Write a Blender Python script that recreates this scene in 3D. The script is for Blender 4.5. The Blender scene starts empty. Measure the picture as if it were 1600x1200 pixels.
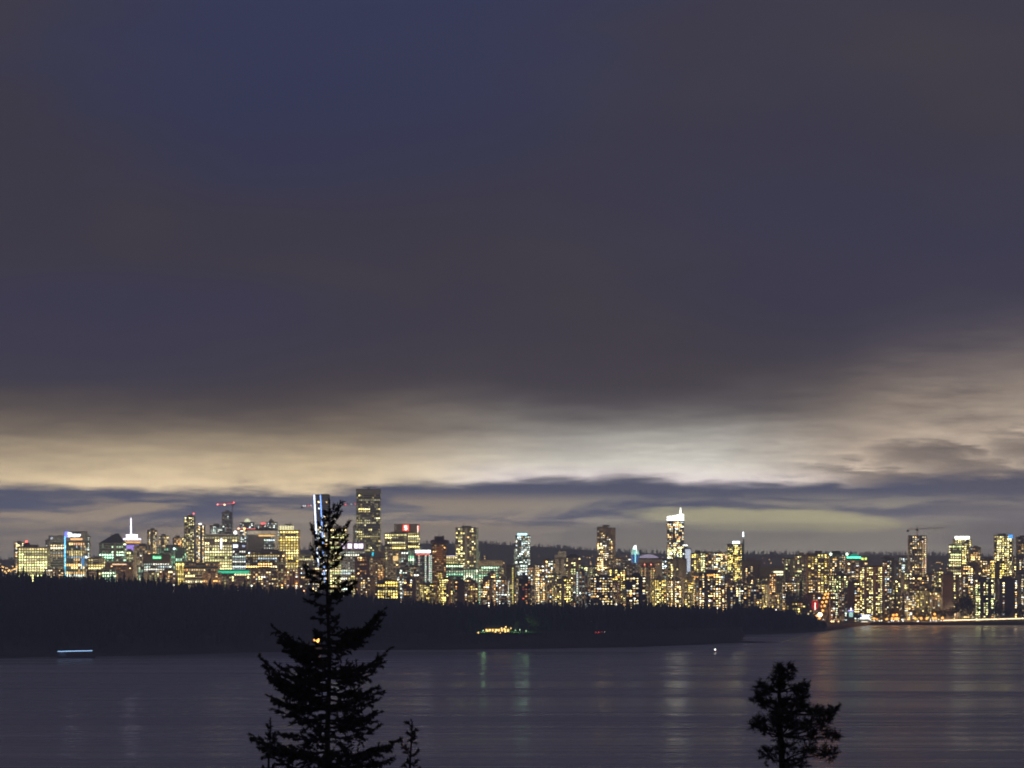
import bpy, bmesh, math, random
import numpy as np
from mathutils import Vector, Matrix

S = bpy.context.scene
COL = S.collection
F_PX = 5000.0        # focal length of the long lens, in pixels of a 1600 px wide frame
HAZE = 1.3e-4     # density of the night air
HOR = 864.0          # row of the true horizon in the photograph
CAM_Z = 100.0        # the viewpoint stands on a hillside above the bay

# ------------------------------------------------------------------ camera
cd = bpy.data.cameras.new('camera')
cam = bpy.data.objects.new('camera', cd)
COL.objects.link(cam)
cam.location = (0, 0, CAM_Z)
cam.rotation_euler = (math.radians(90), 0, 0)
cd.sensor_width = 36.0
cd.lens = F_PX / 1600 * 36.0
cd.shift_y = (HOR - 600) / 1600
cd.clip_start = 1.0
cd.clip_end = 60000.0
S.camera = cam

# ------------------------------------------------------------------ render settings
S.view_settings.view_transform = 'Standard'
S.view_settings.look = 'None'
S.view_settings.exposure = 0.0
S.view_settings.gamma = 1.0
S.view_settings.use_curve_mapping = False
S.render.engine = 'CYCLES'
cy = S.cycles
cy.max_bounces = 5
cy.diffuse_bounces = 2
cy.glossy_bounces = 3
cy.transmission_bounces = 2
cy.volume_bounces = 0
cy.transparent_max_bounces = 4
cy.sample_clamp_indirect = 1.0
cy.sample_clamp_direct = 5.0
cy.caustics_reflective = False
cy.caustics_refractive = False
cy.use_denoising = True
cy.filter_width = 1.9


# ------------------------------------------------------------------ node helper: python arithmetic on shader sockets
class Q:
    """a float socket of a node tree that can be added, multiplied ... like a number"""
    def __init__(self, nt, s):
        self.nt, self.s = nt, s

    def _m(self, op, b=None, c=None, swap=False):
        n = self.nt.nodes.new('ShaderNodeMath')
        n.operation = op
        args = [self, b] if not swap else [b, self]
        if c is not None:
            args.append(c)
        for i, a in enumerate(args):
            if a is None:
                continue
            if isinstance(a, Q):
                self.nt.links.new(a.s, n.inputs[i])
            else:
                n.inputs[i].default_value = float(a)
        return Q(self.nt, n.outputs[0])

    def __add__(self, b): return self._m('ADD', b)
    __radd__ = __add__
    def __mul__(self, b): return self._m('MULTIPLY', b)
    __rmul__ = __mul__
    def __sub__(self, b): return self._m('SUBTRACT', b)
    def __rsub__(self, b): return self._m('SUBTRACT', b, swap=True)
    def __truediv__(self, b): return self._m('DIVIDE', b)
    def __rtruediv__(self, b): return self._m('DIVIDE', b, swap=True)
    def pow(self, b): return self._m('POWER', b)
    def max(self, b): return self._m('MAXIMUM', b)
    def min(self, b): return self._m('MINIMUM', b)
    def exp(self): return self._m('EXPONENT')
    def clamp(self): return self.max(0.0).min(1.0)

    def smooth(self, a, b):
        n = self.nt.nodes.new('ShaderNodeMapRange')
        n.interpolation_type = 'SMOOTHSTEP'
        self.nt.links.new(self.s, n.inputs['Value'])
        n.inputs['From Min'].default_value = a
        n.inputs['From Max'].default_value = b
        return Q(self.nt, n.outputs[0])

    def curve(self, pts):
        """piecewise curve of a value between 0 and 1"""
        n = self.nt.nodes.new('ShaderNodeFloatCurve')
        c = n.mapping.curves[0]
        lo = min(p[1] for p in pts)
        hi = max(p[1] for p in pts)
        sp = (hi - lo) or 1.0
        while len(c.points) < len(pts):
            c.points.new(0.5, 0.5)
        for p, (x, y) in zip(c.points, pts):
            p.location = (x, (y - lo) / sp)
            p.handle_type = 'AUTO_CLAMPED'
        n.mapping.update()
        self.nt.links.new(self.s, n.inputs['Value'])
        return Q(self.nt, n.outputs[0]) * sp + lo


def mixc(nt, f, a, b):
    n = nt.nodes.new('ShaderNodeMix')
    n.data_type = 'RGBA'
    n.clamp_factor = True
    nt.links.new(f.s, n.inputs['Factor'])
    for nm, v in (('A', a), ('B', b)):
        sock = [i for i in n.inputs if i.name == nm and i.type == 'RGBA'][0]
        if isinstance(v, (tuple, list)):
            sock.default_value = (*v, 1.0)
        else:
            nt.links.new(v, sock)
    return [o for o in n.outputs if o.type == 'RGBA'][0]


def scalec(nt, c, f):
    n = nt.nodes.new('ShaderNodeVectorMath')
    n.operation = 'SCALE'
    if isinstance(c, (tuple, list)):
        n.inputs[0].default_value = c
    else:
        nt.links.new(c, n.inputs[0])
    if isinstance(f, Q):
        nt.links.new(f.s, n.inputs['Scale'])
    else:
        n.inputs['Scale'].default_value = f
    return n.outputs[0]


def addc(nt, a, b):
    n = nt.nodes.new('ShaderNodeVectorMath')
    n.operation = 'ADD'
    nt.links.new(a, n.inputs[0])
    nt.links.new(b, n.inputs[1])
    return n.outputs[0]


def noise(nt, vec, scale, detail=3.0, rough=0.5, seed=(0, 0, 0), dist=0.0):
    m = nt.nodes.new('ShaderNodeMapping')
    m.inputs['Scale'].default_value = scale
    m.inputs['Location'].default_value = seed
    nt.links.new(vec, m.inputs['Vector'])
    n = nt.nodes.new('ShaderNodeTexNoise')
    n.inputs['Scale'].default_value = 1.0
    n.inputs['Detail'].default_value = detail
    n.inputs['Roughness'].default_value = rough
    n.inputs['Distortion'].default_value = dist
    nt.links.new(m.outputs[0], n.inputs['Vector'])
    return Q(nt, n.outputs[0])


# ------------------------------------------------------------------ sky: a low cloud deck lit from below by the city, last blue of dusk above
W = bpy.data.worlds.new('World')
S.world = W
W.use_nodes = True
nt = W.node_tree
nt.nodes.clear()
tc = nt.nodes.new('ShaderNodeTexCoord')
sep = nt.nodes.new('ShaderNodeSeparateXYZ')
nt.links.new(tc.outputs['Generated'], sep.inputs[0])
dx, dy, dz = (Q(nt, sep.outputs[i]) for i in range(3))
DIR = tc.outputs['Generated']
A = dx._m('ARCTAN2', dy) * F_PX             # bearing
P = dz.min(0.9999).max(-0.9999)._m('ARCSINE') * F_PX   # height over the horizon
t = (A + 800.0) / 1600.0
t = t.clamp()

wa = noise(nt, DIR, (11, 11, 70), 4, 0.55, (3.1, 1.7, 0.4)) - 0.5       # broad drifting wobble
wb = noise(nt, DIR, (26, 26, 150), 4, 0.55, (7.3, 2.2, 5.1)) - 0.5
wc = noise(nt, DIR, (60, 60, 420), 4, 0.6, (1.3, 9.2, 2.7)) - 0.5

low = t.curve([(0, 101), (.12, 101), (.25, 97), (.35, 104), (.46, 109), (.6, 105), (.75, 106), (.88, 115), (1, 128)])
L = t.curve([(0, 74), (.2, 74), (.42, 80), (.6, 72), (.7, 78), (.8, 98), (.9, 130), (1, 140)])
amp = t.curve([(0, .56), (.2, .60), (.36, .58), (.48, .62), (.6, .64), (.66, .66), (.76, .52), (.86, .44), (1, .41)]) * 1.02
d = P - low + wa * 18.0 + wb * 40.0 + wc * 24.0
du = P - low + wa * 90.0 + wb * 60.0
rise = d.smooth(-9.0, 15.0)
fall = (du.max(0.0) / L).pow(2.0) * -1.0
fall = fall.exp()
streak = 1.0 + (wb * 0.9 + wc * 0.7 + wa * 0.6) * (1.0 + t.smooth(.55, .9) * 0.6)
G = rise * fall * amp * streak
# darker rents in the glow to the right
rent = noise(nt, DIR, (34, 34, 120), 3, 0.55, (4.4, 0.2, 8.8)).smooth(0.47, 0.60) * t.smooth(0.78, 0.92) * P.smooth(190.0, 120.0)
for (a0, p0, ra, rp) in ((650.0, 146.0, 80.0, 20.0), (745.0, 122.0, 110.0, 26.0), (600.0, 117.0, 120.0, 12.0), (810.0, 165.0, 60.0, 26.0), (700.0, 160.0, 60.0, 10.0)):
    ea, ep = (A - a0 + wa * 130.0 + wb * 120.0) / ra, (P - p0 + (A - a0) * 0.12 + wb * 70.0 + wc * 50.0) / rp
    rent = rent.max((ea * ea + ep * ep).smooth(2.2, 0.0) * 0.85)
G = G * (1.0 - rent * 0.72)
warm_l = (1.0, 0.775, 0.45)
warm_c = (1.0, 0.96, 0.82)
warm_r = (1.0, 0.80, 0.58)
gc = mixc(nt, t.smooth(.30, .60), warm_l, warm_c)
gc = mixc(nt, t.smooth(.68, .86), gc, warm_r)
gc = mixc(nt, (t.smooth(.40, .52) * t.smooth(.90, .70) * d.smooth(40.0, 0.0)) * 0.75, gc, (1.0, 0.86, 0.86))
glow = scalec(nt, gc, G)

# the dark deck above
n1 = noise(nt, DIR, (5.5, 5.5, 15), 3, 0.5, (0.6, 3.3, 1.2))
n2 = noise(nt, DIR, (9, 9, 26), 4, 0.55, (5.2, 1.1, 7.4))
up = mixc(nt, n1.smooth(.40, .85) * 0.6, (.0385, .0345, .0520), (.033, .032, .063))
up = mixc(nt, n2.smooth(.42, .72) * 0.6, up, (.047, .042, .054))
up = mixc(nt, P.smooth(420.0, 170.0) * 0.6, up, (.062, .053, .052))
for (a0, p0, ra, rp, k0) in ((-300.0, 790.0, 520.0, 260.0, .70), (760.0, 440.0, 600.0, 200.0, .30), (-680.0, 345.0, 480.0, 110.0, .30), (250.0, 640.0, 420.0, 220.0, .18)):
    ea, ep = (A - a0 + wa * 300.0) / ra, (P - p0 + wa * 90.0) / rp
    up = mixc(nt, (ea * ea + ep * ep).smooth(1.3, 0.0) * k0, up, (.024, .031, .086))
# an overcast sky brightens towards the zenith as 1 + 2 sin(elevation)
up = scalec(nt, up, (dz - 0.13).max(0.0) * 2.3 + 1.0)

# pale and slate streaks between the deck and the skyline
s1 = noise(nt, DIR, (20, 20, 150), 6, 0.6, (2.2, 6.4, 0.9), 0.5)
s2 = noise(nt, DIR, (9, 9, 120), 3, 0.5, (8.1, 0.7, 3.9))
slate = mixc(nt, P.smooth(70.0, 5.0), (.062, .070, .110), (.145, .130, .118))
tan_ = mixc(nt, t.smooth(.45, .62), (.26, .205, .15), (.245, .22, .18))
lowc = mixc(nt, s1.smooth(.43, .60) * P.smooth(100.0, 72.0) * 0.95, slate, tan_)
lowc = mixc(nt, s2.smooth(.40, .62) * 0.6 * P.smooth(95.0, 60.0), lowc, (.20, .175, .15))
# one long lens-shaped cloud over the west end of town
ex = (A - 400.0 + wa * 120.0) / 205.0
ey = (P - 52.0 + wb * 22.0 - (A - 400.0) * -0.035) / 21.0
lens = (ex * ex + ey * ey + wc * 1.2).smooth(1.25, 0.45)
lowc = mixc(nt, lens * 0.85, lowc, (.345, .315, .185))
ex2 = (A - 330.0) / 260.0
ey2 = (P - 20.0) / 38.0
lowc = mixc(nt, (ex2 * ex2 + ey2 * ey2).smooth(1.2, 0.0) * 0.55, lowc, (.19, .175, .14))
lowc = mixc(nt, t.smooth(.86, .97) * 0.35, lowc, (.095, .085, .095))

deck = mixc(nt, d.smooth(-10.0, 14.0), lowc, up)
# the sky stands behind the damp air modelled below, so near the horizon it is as much brighter
total = addc(nt, deck, glow)
total = scalec(nt, total, ((HAZE * 106.0 * F_PX) / P.max(50.0)).exp())
bg = nt.nodes.new('ShaderNodeBackground')
nt.links.new(total, bg.inputs['Color'])
bg.inputs['Strength'].default_value = 1.0
# the last of the twilight, far weaker than the lit clouds
sk = nt.nodes.new('ShaderNodeTexSky')
sk.sky_type = 'NISHITA'
sk.sun_disc = False
sk.sun_elevation = math.radians(-3.0)
sk.sun_rotation = math.radians(70)
bg2 = nt.nodes.new('ShaderNodeBackground')
nt.links.new(sk.outputs[0], bg2.inputs['Color'])
bg2.inputs['Strength'].default_value = 0.05
ad = nt.nodes.new('ShaderNodeAddShader')
nt.links.new(bg.outputs[0], ad.inputs[0])
nt.links.new(bg2.outputs[0], ad.inputs[1])
wo = nt.nodes.new('ShaderNodeOutputWorld')
nt.links.new(ad.outputs[0], wo.inputs['Surface'])
W.cycles.sampling_method = 'MANUAL'
W.cycles.sample_map_resolution = 2048

# ------------------------------------------------------------------ materials
def principled(name, col, rough=0.8, spec=0.3, metal=0.0, vary=0.0, vscale=(0.1, 0.1, 0.1)):
    m = bpy.data.materials.new(name)
    m.use_nodes = True
    b = m.node_tree.nodes['Principled BSDF']
    b.inputs['Base Color'].default_value = (*col, 1)
    b.inputs['Roughness'].default_value = rough
    b.inputs['Specular IOR Level'].default_value = spec
    b.inputs['Metallic'].default_value = metal
    if vary:
        n_ = m.node_tree
        tc_ = n_.nodes.new('ShaderNodeTexCoord')
        q = noise(n_, tc_.outputs['Object'], vscale, 4, 0.6)
        c = mixc(n_, q.smooth(.3, .7), tuple(x * (1 - vary) for x in col), tuple(min(1, x * (1 + vary)) for x in col))
        n_.links.new(c, b.inputs['Base Color'])
    return m


def emitter(name, col, strength, sampling='NONE'):
    m = bpy.data.materials.new(name)
    m.use_nodes = True
    n_ = m.node_tree
    n_.nodes.clear()
    e = n_.nodes.new('ShaderNodeEmission')
    e.inputs['Color'].default_value = (*col, 1)
    e.inputs['Strength'].default_value = strength
    o = n_.nodes.new('ShaderNodeOutputMaterial')
    n_.links.new(e.outputs[0], o.inputs['Surface'])
    m.cycles.emission_sampling = sampling
    return m


def lit_material():
    """lamp-lit rooms behind glass: every pane carries its own lamp colour"""
    m = bpy.data.materials.new('lit_window_glass')
    m.use_nodes = True
    n_ = m.node_tree
    n_.nodes.clear()
    at = n_.nodes.new('ShaderNodeAttribute')
    at.attribute_name = 'lamp_colour'
    e = n_.nodes.new('ShaderNodeEmission')
    e.inputs['Strength'].default_value = 1.0
    n_.links.new(at.outputs['Color'], e.inputs['Color'])
    o = n_.nodes.new('ShaderNodeOutputMaterial')
    n_.links.new(e.outputs[0], o.inputs['Surface'])
    m.cycles.emission_sampling = 'FRONT'
    return m


M_LIT = lit_material()
M_GLASS = {
    'grey': principled('dark_grey_glass', (.03, .033, .04), .12, .6),
    'blue': principled('dark_blue_glass', (.02, .03, .05), .10, .6),
    'teal': principled('dark_teal_glass', (.015, .045, .05), .10, .6),
    'brown': principled('dark_brown_glass', (.035, .028, .022), .14, .5),
}
M_ROOF = principled('roof_gravel', (.09, .085, .08), .9, .2, 0, .2, (.2, .2, .2))
_wall_cache = {}


def wall_mat(col):
    k = tuple(round(c, 3) for c in col)
    if k not in _wall_cache:
        _wall_cache[k] = principled('wall_paint', k, .75, .25, 0, .14, (.05, .05, .12))
    return _wall_cache[k]


# ------------------------------------------------------------------ mesh helper
def ordinal(n):
    """1 -> first, 23 -> twenty-third"""
    low_ = ['', 'first', 'second', 'third', 'fourth', 'fifth', 'sixth', 'seventh', 'eighth', 'ninth', 'tenth', 'eleventh', 'twelfth', 'thirteenth', 'fourteenth', 'fifteenth', 'sixteenth', 'seventeenth', 'eighteenth', 'nineteenth']
    if n < 20:
        return low_[n]
    t_, u_ = divmod(n, 10)
    if u_ == 0:
        return ['', '', 'twentieth', 'thirtieth', 'fortieth', 'fiftieth'][t_]
    return ['', '', 'twenty', 'thirty', 'forty', 'fifty'][t_] + '-' + low_[u_]


class MB:
    def __init__(self):
        self.v, self.f, self.c = [], [], []

    def quad(self, a, b, c, d_, col=None):
        n = len(self.v)
        self.v += [a, b, c, d_]
        self.f.append((n, n + 1, n + 2, n + 3))
        if col is not None:
            self.c.append(col)

    def poly(self, pts, col=None):
        n = len(self.v)
        self.v += list(pts)
        self.f.append(tuple(range(n, n + len(pts))))
        if col is not None:
            self.c.append(col)

    def box(self, x0, x1, y0, y1, z0, z1):
        n = len(self.v)
        self.v += [(x0, y0, z0), (x1, y0, z0), (x1, y1, z0), (x0, y1, z0), (x0, y0, z1), (x1, y0, z1), (x1, y1, z1), (x0, y1, z1)]
        self.f += [(n, n + 3, n + 2, n + 1), (n + 4, n + 5, n + 6, n + 7), (n, n + 1, n + 5, n + 4), (n + 1, n + 2, n + 6, n + 5),
                   (n + 2, n + 3, n + 7, n + 6), (n + 3, n, n + 4, n + 7)]

    def ring(self, hx, hy, out, z0, z1, inn=0.0):
        """a band round a rectangular block, standing `out` proud of it"""
        n = len(self.v)
        X, Y = hx + out, hy + out
        x, y = hx - inn, hy - inn
        self.v += [(-X, -Y, z0), (X, -Y, z0), (X, Y, z0), (-X, Y, z0), (-X, -Y, z1), (X, -Y, z1), (X, Y, z1), (-X, Y, z1),
                   (-x, -y, z0), (x, -y, z0), (x, y, z0), (-x, y, z0), (-x, -y, z1), (x, -y, z1), (x, y, z1), (-x, y, z1)]
        for i in range(4):
            j = (i + 1) % 4
            self.f += [(n + i, n + j, n + 4 + j, n + 4 + i), (n + 4 + i, n + 4 + j, n + 12 + j, n + 12 + i), (n + j, n + i, n + 8 + i, n + 8 + j)]

    def lathe(self, prof, seg=20, c=(0, 0)):
        """prof: (radius, height) from bottom to top"""
        n = len(self.v)
        for r, z in prof:
            for k in range(seg):
                a = 2 * math.pi * k / seg
                self.v.append((c[0] + r * math.cos(a), c[1] + r * math.sin(a), z))
        for i in range(len(prof) - 1):
            for k in range(seg):
                k2 = (k + 1) % seg
                self.f.append((n + i * seg + k, n + i * seg + k2, n + (i + 1) * seg + k2, n + (i + 1) * seg + k))
        self.f.append(tuple(n + k for k in range(seg))[::-1])
        self.f.append(tuple(n + (len(prof) - 1) * seg + k for k in range(seg)))

    def tube(self, p, q, r0, r1=None, seg=6):
        r1 = r0 if r1 is None else r1
        p, q = Vector(p), Vector(q)
        ax = (q - p)
        if ax.length < 1e-6:
            return
        ax.normalize()
        s = Vector((0, 0, 1)) if abs(ax.z) < .9 else Vector((1, 0, 0))
        u = ax.cross(s).normalized()
        w = ax.cross(u)
        n = len(self.v)
        for c, r in ((p, r0), (q, r1)):
            for k in range(seg):
                a = 2 * math.pi * k / seg
                self.v.append(tuple(c + u * (r * math.cos(a)) + w * (r * math.sin(a))))
        for k in range(seg):
            k2 = (k + 1) % seg
            self.f.append((n + k, n + k2, n + seg + k2, n + seg + k))
        self.f.append(tuple(n + k for k in range(seg))[::-1])
        self.f.append(tuple(n + seg + k for k in range(seg)))

    def lattice(self, p, q, w, step, r=.14):
        """square lattice boom between p and q"""
        p, q = Vector(p), Vector(q)
        ax = q - p
        ln = ax.length
        ax.normalize()
        s = Vector((0, 0, 1)) if abs(ax.z) < .9 else Vector((0, 1, 0))
        u = ax.cross(s).normalized()
        v = ax.cross(u)
        cs = [u * w + v * w, u * w - v * w, -u * w - v * w, -u * w + v * w]
        for c in cs:
            self.tube(p + c, q + c, r * 1.3, seg=4)
        k = max(2, int(ln / step))
        for i in range(k):
            a, b = p + ax * (ln * i / k), p + ax * (ln * (i + 1) / k)
            for j in range(4):
                self.tube(a + cs[j], b + cs[(j + 1) % 4], r, seg=3)

    def mesh(self, name):
        me = bpy.data.meshes.new(name)
        me.from_pydata(self.v, [], self.f)
        if self.c and len(self.c) == len(self.f):
            at = me.attributes.new('lamp_colour', 'FLOAT_COLOR', 'FACE')
            at.data.foreach_set('color', np.array([(*c, 1.0) for c in self.c], dtype=np.float32).ravel())
        me.update()
        return me

    def build(self, name, mat, parent=None, loc=None, kind=None):
        o = bpy.data.objects.new(name, self.mesh(name))
        o.data.materials.append(mat)
        COL.objects.link(o)
        if parent is not None:
            o.parent = parent
        if loc is not None:
            o.location = loc
        if kind:
            o['kind'] = kind
        return o


def tag(o, label=None, cat=None, group=None, kind=None):
    if label:
        o['label'] = label
    if cat:
        o['category'] = cat
    if group:
        o['group'] = group
    if kind:
        o['kind'] = kind
    return o


def thing(name, loc, label, cat, group=None, rz=0.0):
    o = bpy.data.objects.new(name, None)
    o.empty_display_size = 0.1
    COL.objects.link(o)
    o.location = loc
    o.rotation_euler = (0, 0, rz)
    return tag(o, label, cat, group)


def px_x(px, Y):
    return (px - 800.0) / F_PX * Y


def px_z(py, Y):
    return CAM_Z - (py - HOR) / F_PX * Y


def lerp_pts(pts, x):
    xs = [p[0] for p in pts]
    ys = [p[1] for p in pts]
    return float(np.interp(x, xs, ys))


# ------------------------------------------------------------------ terrain
SHORE = [(-900, 2890), (0, 3049), (110, 3090), (200, 3110), (300, 3165), (420, 3226), (600, 3300), (720, 3311), (830, 3333), (1000, 3401),
         (1100, 3497), (1158, 3571), (1163, 3906), (1250, 4000), (1290, 4098), (1335, 4330), (1350, 4425), (1600, 4425), (2600, 4425)]
# ground height under the back edge of the wood (Y about 4150)
CREST = [(-900, 48), (0, 46), (100, 44), (200, 40), (300, 35), (400, 30), (500, 26), (600, 18), (700, 14), (900, 13), (1000, 9), (1060, 6), (1158, 3.5), (1163, 4), (1300, 4), (2600, 4)]
RIDGE = [(-900, 78), (0, 80), (150, 84), (300, 96), (500, 112), (640, 128), (760, 127), (850, 117), (950, 105), (1050, 96), (1150, 97), (1250, 96), (1400, 94), (1600, 88), (2600, 84)]
RIDGE_Y = 9500.0


def shore(px):
    return lerp_pts(SHORE, px)


def ground_z(px, Y):
    s = shore(px)
    if Y < s:
        return -3.0
    crest = lerp_pts(CREST, px)
    if px < 1160:
        crest = max(crest, 13.0)
        bank = 1.5 + 12.5 * min(1.0, (Y - s) / 70.0) ** .8       # a steep bank, then the park rises slowly
        k = min(1.0, max(0.0, Y - s - 70) / 500.0)
        zp = bank + (crest - 14.0) * (k * k * (3 - 2 * k))
    else:
        zp = 3.0 + min(1.0, (Y - s) / 60.0) * (crest - 3.0) * .6
    city = lerp_pts([(0, 16), (600, 22), (1100, 18), (1300, 12), (1600, 10)], px)
    if Y <= 4230:
        return zp
    if Y < 4420:
        f = (Y - 4230) / 190
        base = lerp_pts([(0, 12), (1160, 8), (1300, 4), (2600, 4)], px)
        return zp * (1 - f) + base * f
    base = lerp_pts([(0, 12), (1160, 8), (1300, 4.0), (2600, 4.0)], px)
    if Y < 5000:
        return base + (city - base) * (Y - 4420) / 580
    if Y < 6000:
        return city
    rz = lerp_pts(RIDGE, px)
    f = min(1.0, (Y - 6000) / (RIDGE_Y - 6000))
    return city + (rz - city) * f ** 1.25


def terrain():
    cols = [-900, -700, -500, -300, -150] + list(range(-60, 1150, 20)) + [1150, 1157, 1159, 1161, 1163, 1170] + list(range(1180, 1700, 20)) + [1800, 2000, 2300, 2600]
    ks = [0, 4, 12, 30, 60, 100, 150, 220, 300, 380, 460]
    v, f = [], []
    rows = None
    for px in cols:
        s = shore(px)
        ys = [s] + [s + k for k in ks[1:] if s + k < 4180]
        while len(ys) < len(ks):
            ys.append(ys[-1] + (4200 - ys[-1]) * .5 if ys[-1] < 4190 else ys[-1] + 2.0)
        ys = [s - 20] + ys
        if s < 4300:
            ys += [4230, 4330, 4420]
        else:
            ys += [ys[-1] + 20, ys[-1] + 40, ys[-1] + 60]
        ys += [4700, 5000, 5500, 6000, 6600, 7200, 7800, 8400, 9000, 9300, 9500, 9800, 10400, 12000]
        rows = len(ys)
        for Y in ys:
            z = ground_z(px, Y) if Y >= s else -4.0
            if Y == s:
                z = 0.3
            if Y > 9600:
                z -= (Y - 9500) * .03
            v.append((px_x(px, Y), Y, z))
    for i in range(len(cols) - 1):
        for j in range(rows - 1):
            a = i * rows + j
            f.append((a, a + rows, a + rows + 1, a + 1))
    me = bpy.data.meshes.new('ground')
    me.from_pydata(v, [], f)
    o = bpy.data.objects.new('ground', me)
    me.materials.append(principled('dark_earth', (.05, .047, .04), .95, .1, 0, .3, (.01, .01, .01)))
    COL.objects.link(o)
    o['kind'] = 'structure'
    return o


terrain()

# the hillside the camera stands on
hv, hf = [], []
for i, x in enumerate(np.linspace(-700, 700, 29)):
    for j, y in enumerate(list(np.linspace(-120, 780, 31))):
        hv.append((x, y, 98.0 - .129 * y + 1.2 * math.sin(x * .03 + y * .05) - (0.9 if y > 700 else 0)))
for i in range(28):
    for j in range(30):
        a = i * 31 + j
        hf.append((a, a + 31, a + 32, a + 1))
me = bpy.data.meshes.new('hillside')
me.from_pydata(hv, [], hf)
me.materials.append(principled('hill_grass', (.035, .045, .025), .95, .1, 0, .3, (.2, .2, .2)))
o = bpy.data.objects.new('hillside', me)
COL.objects.link(o)
o['kind'] = 'structure'


# ------------------------------------------------------------------ water: calm bay with long drifting streaks of ripples
def water():
    m = bpy.data.materials.new('bay_water')
    m.use_nodes = True
    n_ = m.node_tree
    b = n_.nodes['Principled BSDF']
    geo = n_.nodes.new('ShaderNodeNewGeometry')
    pos = geo.outputs['Position']
    a1 = noise(n_, pos, (.0009, .022, .0), 4, 0.6, (2, 3, 0), 0.4)
    a2 = noise(n_, pos, (.0004, .0045, .0), 3, 0.5, (7, 1, 0), 0.6)
    a3 = noise(n_, pos, (.0016, .075, .0), 2, 0.5, (5, 2, 0), 0.2)
    r = 0.255 + (a1 - 0.5) * 0.48 + (a2 - 0.5) * 0.36 + (a3 - 0.5) * 0.34
    r = r.max(0.18).min(0.5)
    n_.links.new(r.s, b.inputs['Roughness'])
    # base colour lifted in place of reflected sky light, with pale drift lines of foam that a long exposure draws out
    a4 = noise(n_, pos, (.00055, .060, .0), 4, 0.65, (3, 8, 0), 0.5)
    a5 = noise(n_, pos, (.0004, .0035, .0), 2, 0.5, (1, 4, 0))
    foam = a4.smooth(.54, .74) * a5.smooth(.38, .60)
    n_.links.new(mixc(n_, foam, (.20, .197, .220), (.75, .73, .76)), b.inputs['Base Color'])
    b.inputs['IOR'].default_value = 2.3
    b.inputs['Specular IOR Level'].default_value = 0.5
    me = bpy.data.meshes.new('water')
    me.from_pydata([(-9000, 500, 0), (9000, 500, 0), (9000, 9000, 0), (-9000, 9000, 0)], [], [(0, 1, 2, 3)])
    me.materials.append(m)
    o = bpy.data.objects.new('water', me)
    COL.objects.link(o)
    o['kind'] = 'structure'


water()

# ------------------------------------------------------------------ buildings
RNG = random.Random(11)
PAL = {
    'warm': [(1, .70, .30), (1, .78, .42), (1, .62, .22), (1, .88, .60), (1, .80, .36), (.95, .95, .85)],
    'yellow': [(1, .82, .28), (1, .88, .38), (.95, .82, .34), (1, .92, .52)],
    'gold': [(1, .74, .18), (1, .80, .26), (1, .86, .34)],
    'cool': [(.80, 1, .86), (.92, 1, .84), (1, 1, .84), (.78, .95, 1)],
    'green': [(.45, 1, .62), (.62, 1, .70), (.90, 1, .66), (.72, 1, .62)],
    'olive': [(.95, .95, .42), (1, .92, .50), (.80, .92, .40), (1, .84, .40)],
    'orange': [(1, .48, .14), (1, .58, .22), (1, .70, .32)],
    'mixed': [(1, .72, .32), (1, .82, .46), (1, .62, .22), (.90, 1, .85), (1, .92, .66), (1, .80, .34), (.75, .92, 1), (1, .55, .25)],
    'red': [(1, .22, .10), (1, .45, .15), (1, .75, .35)],
}
GROUND_HINT = 0


def face_pt(k, hx, hy, u, off, z):
    if k == 0:
        return (u, -hy - off, z)
    if k == 1:
        return (hx + off, u, z)
    if k == 2:
        return (-u, hy + off, z)
    return (-hx - off, -u, z)


def face_box(mb, k, hx, hy, u0, u1, out, z0, z1, inn=0.05):
    pts = [face_pt(k, hx, hy, u, o_, 0) for u in (u0, u1) for o_ in (-inn, out)]
    xs = [p[0] for p in pts]
    ys = [p[1] for p in pts]
    mb.box(min(xs), max(xs), min(ys), max(ys), z0, z1)


def pane(mb, k, hx, hy, u0, u1, z0, z1, col, off=.12):
    mb.quad(face_pt(k, hx, hy, u0, off, z0), face_pt(k, hx, hy, u1, off, z0), face_pt(k, hx, hy, u1, off, z1), face_pt(k, hx, hy, u0, off, z1), col)


def lamp_col(rng, pal, base):
    c = rng.choice(PAL[pal])
    s = 3.3 * base * math.exp(rng.gauss(-.2, .85))
    return tuple(s * x ** 1.12 for x in c)


HEROES = []


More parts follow.
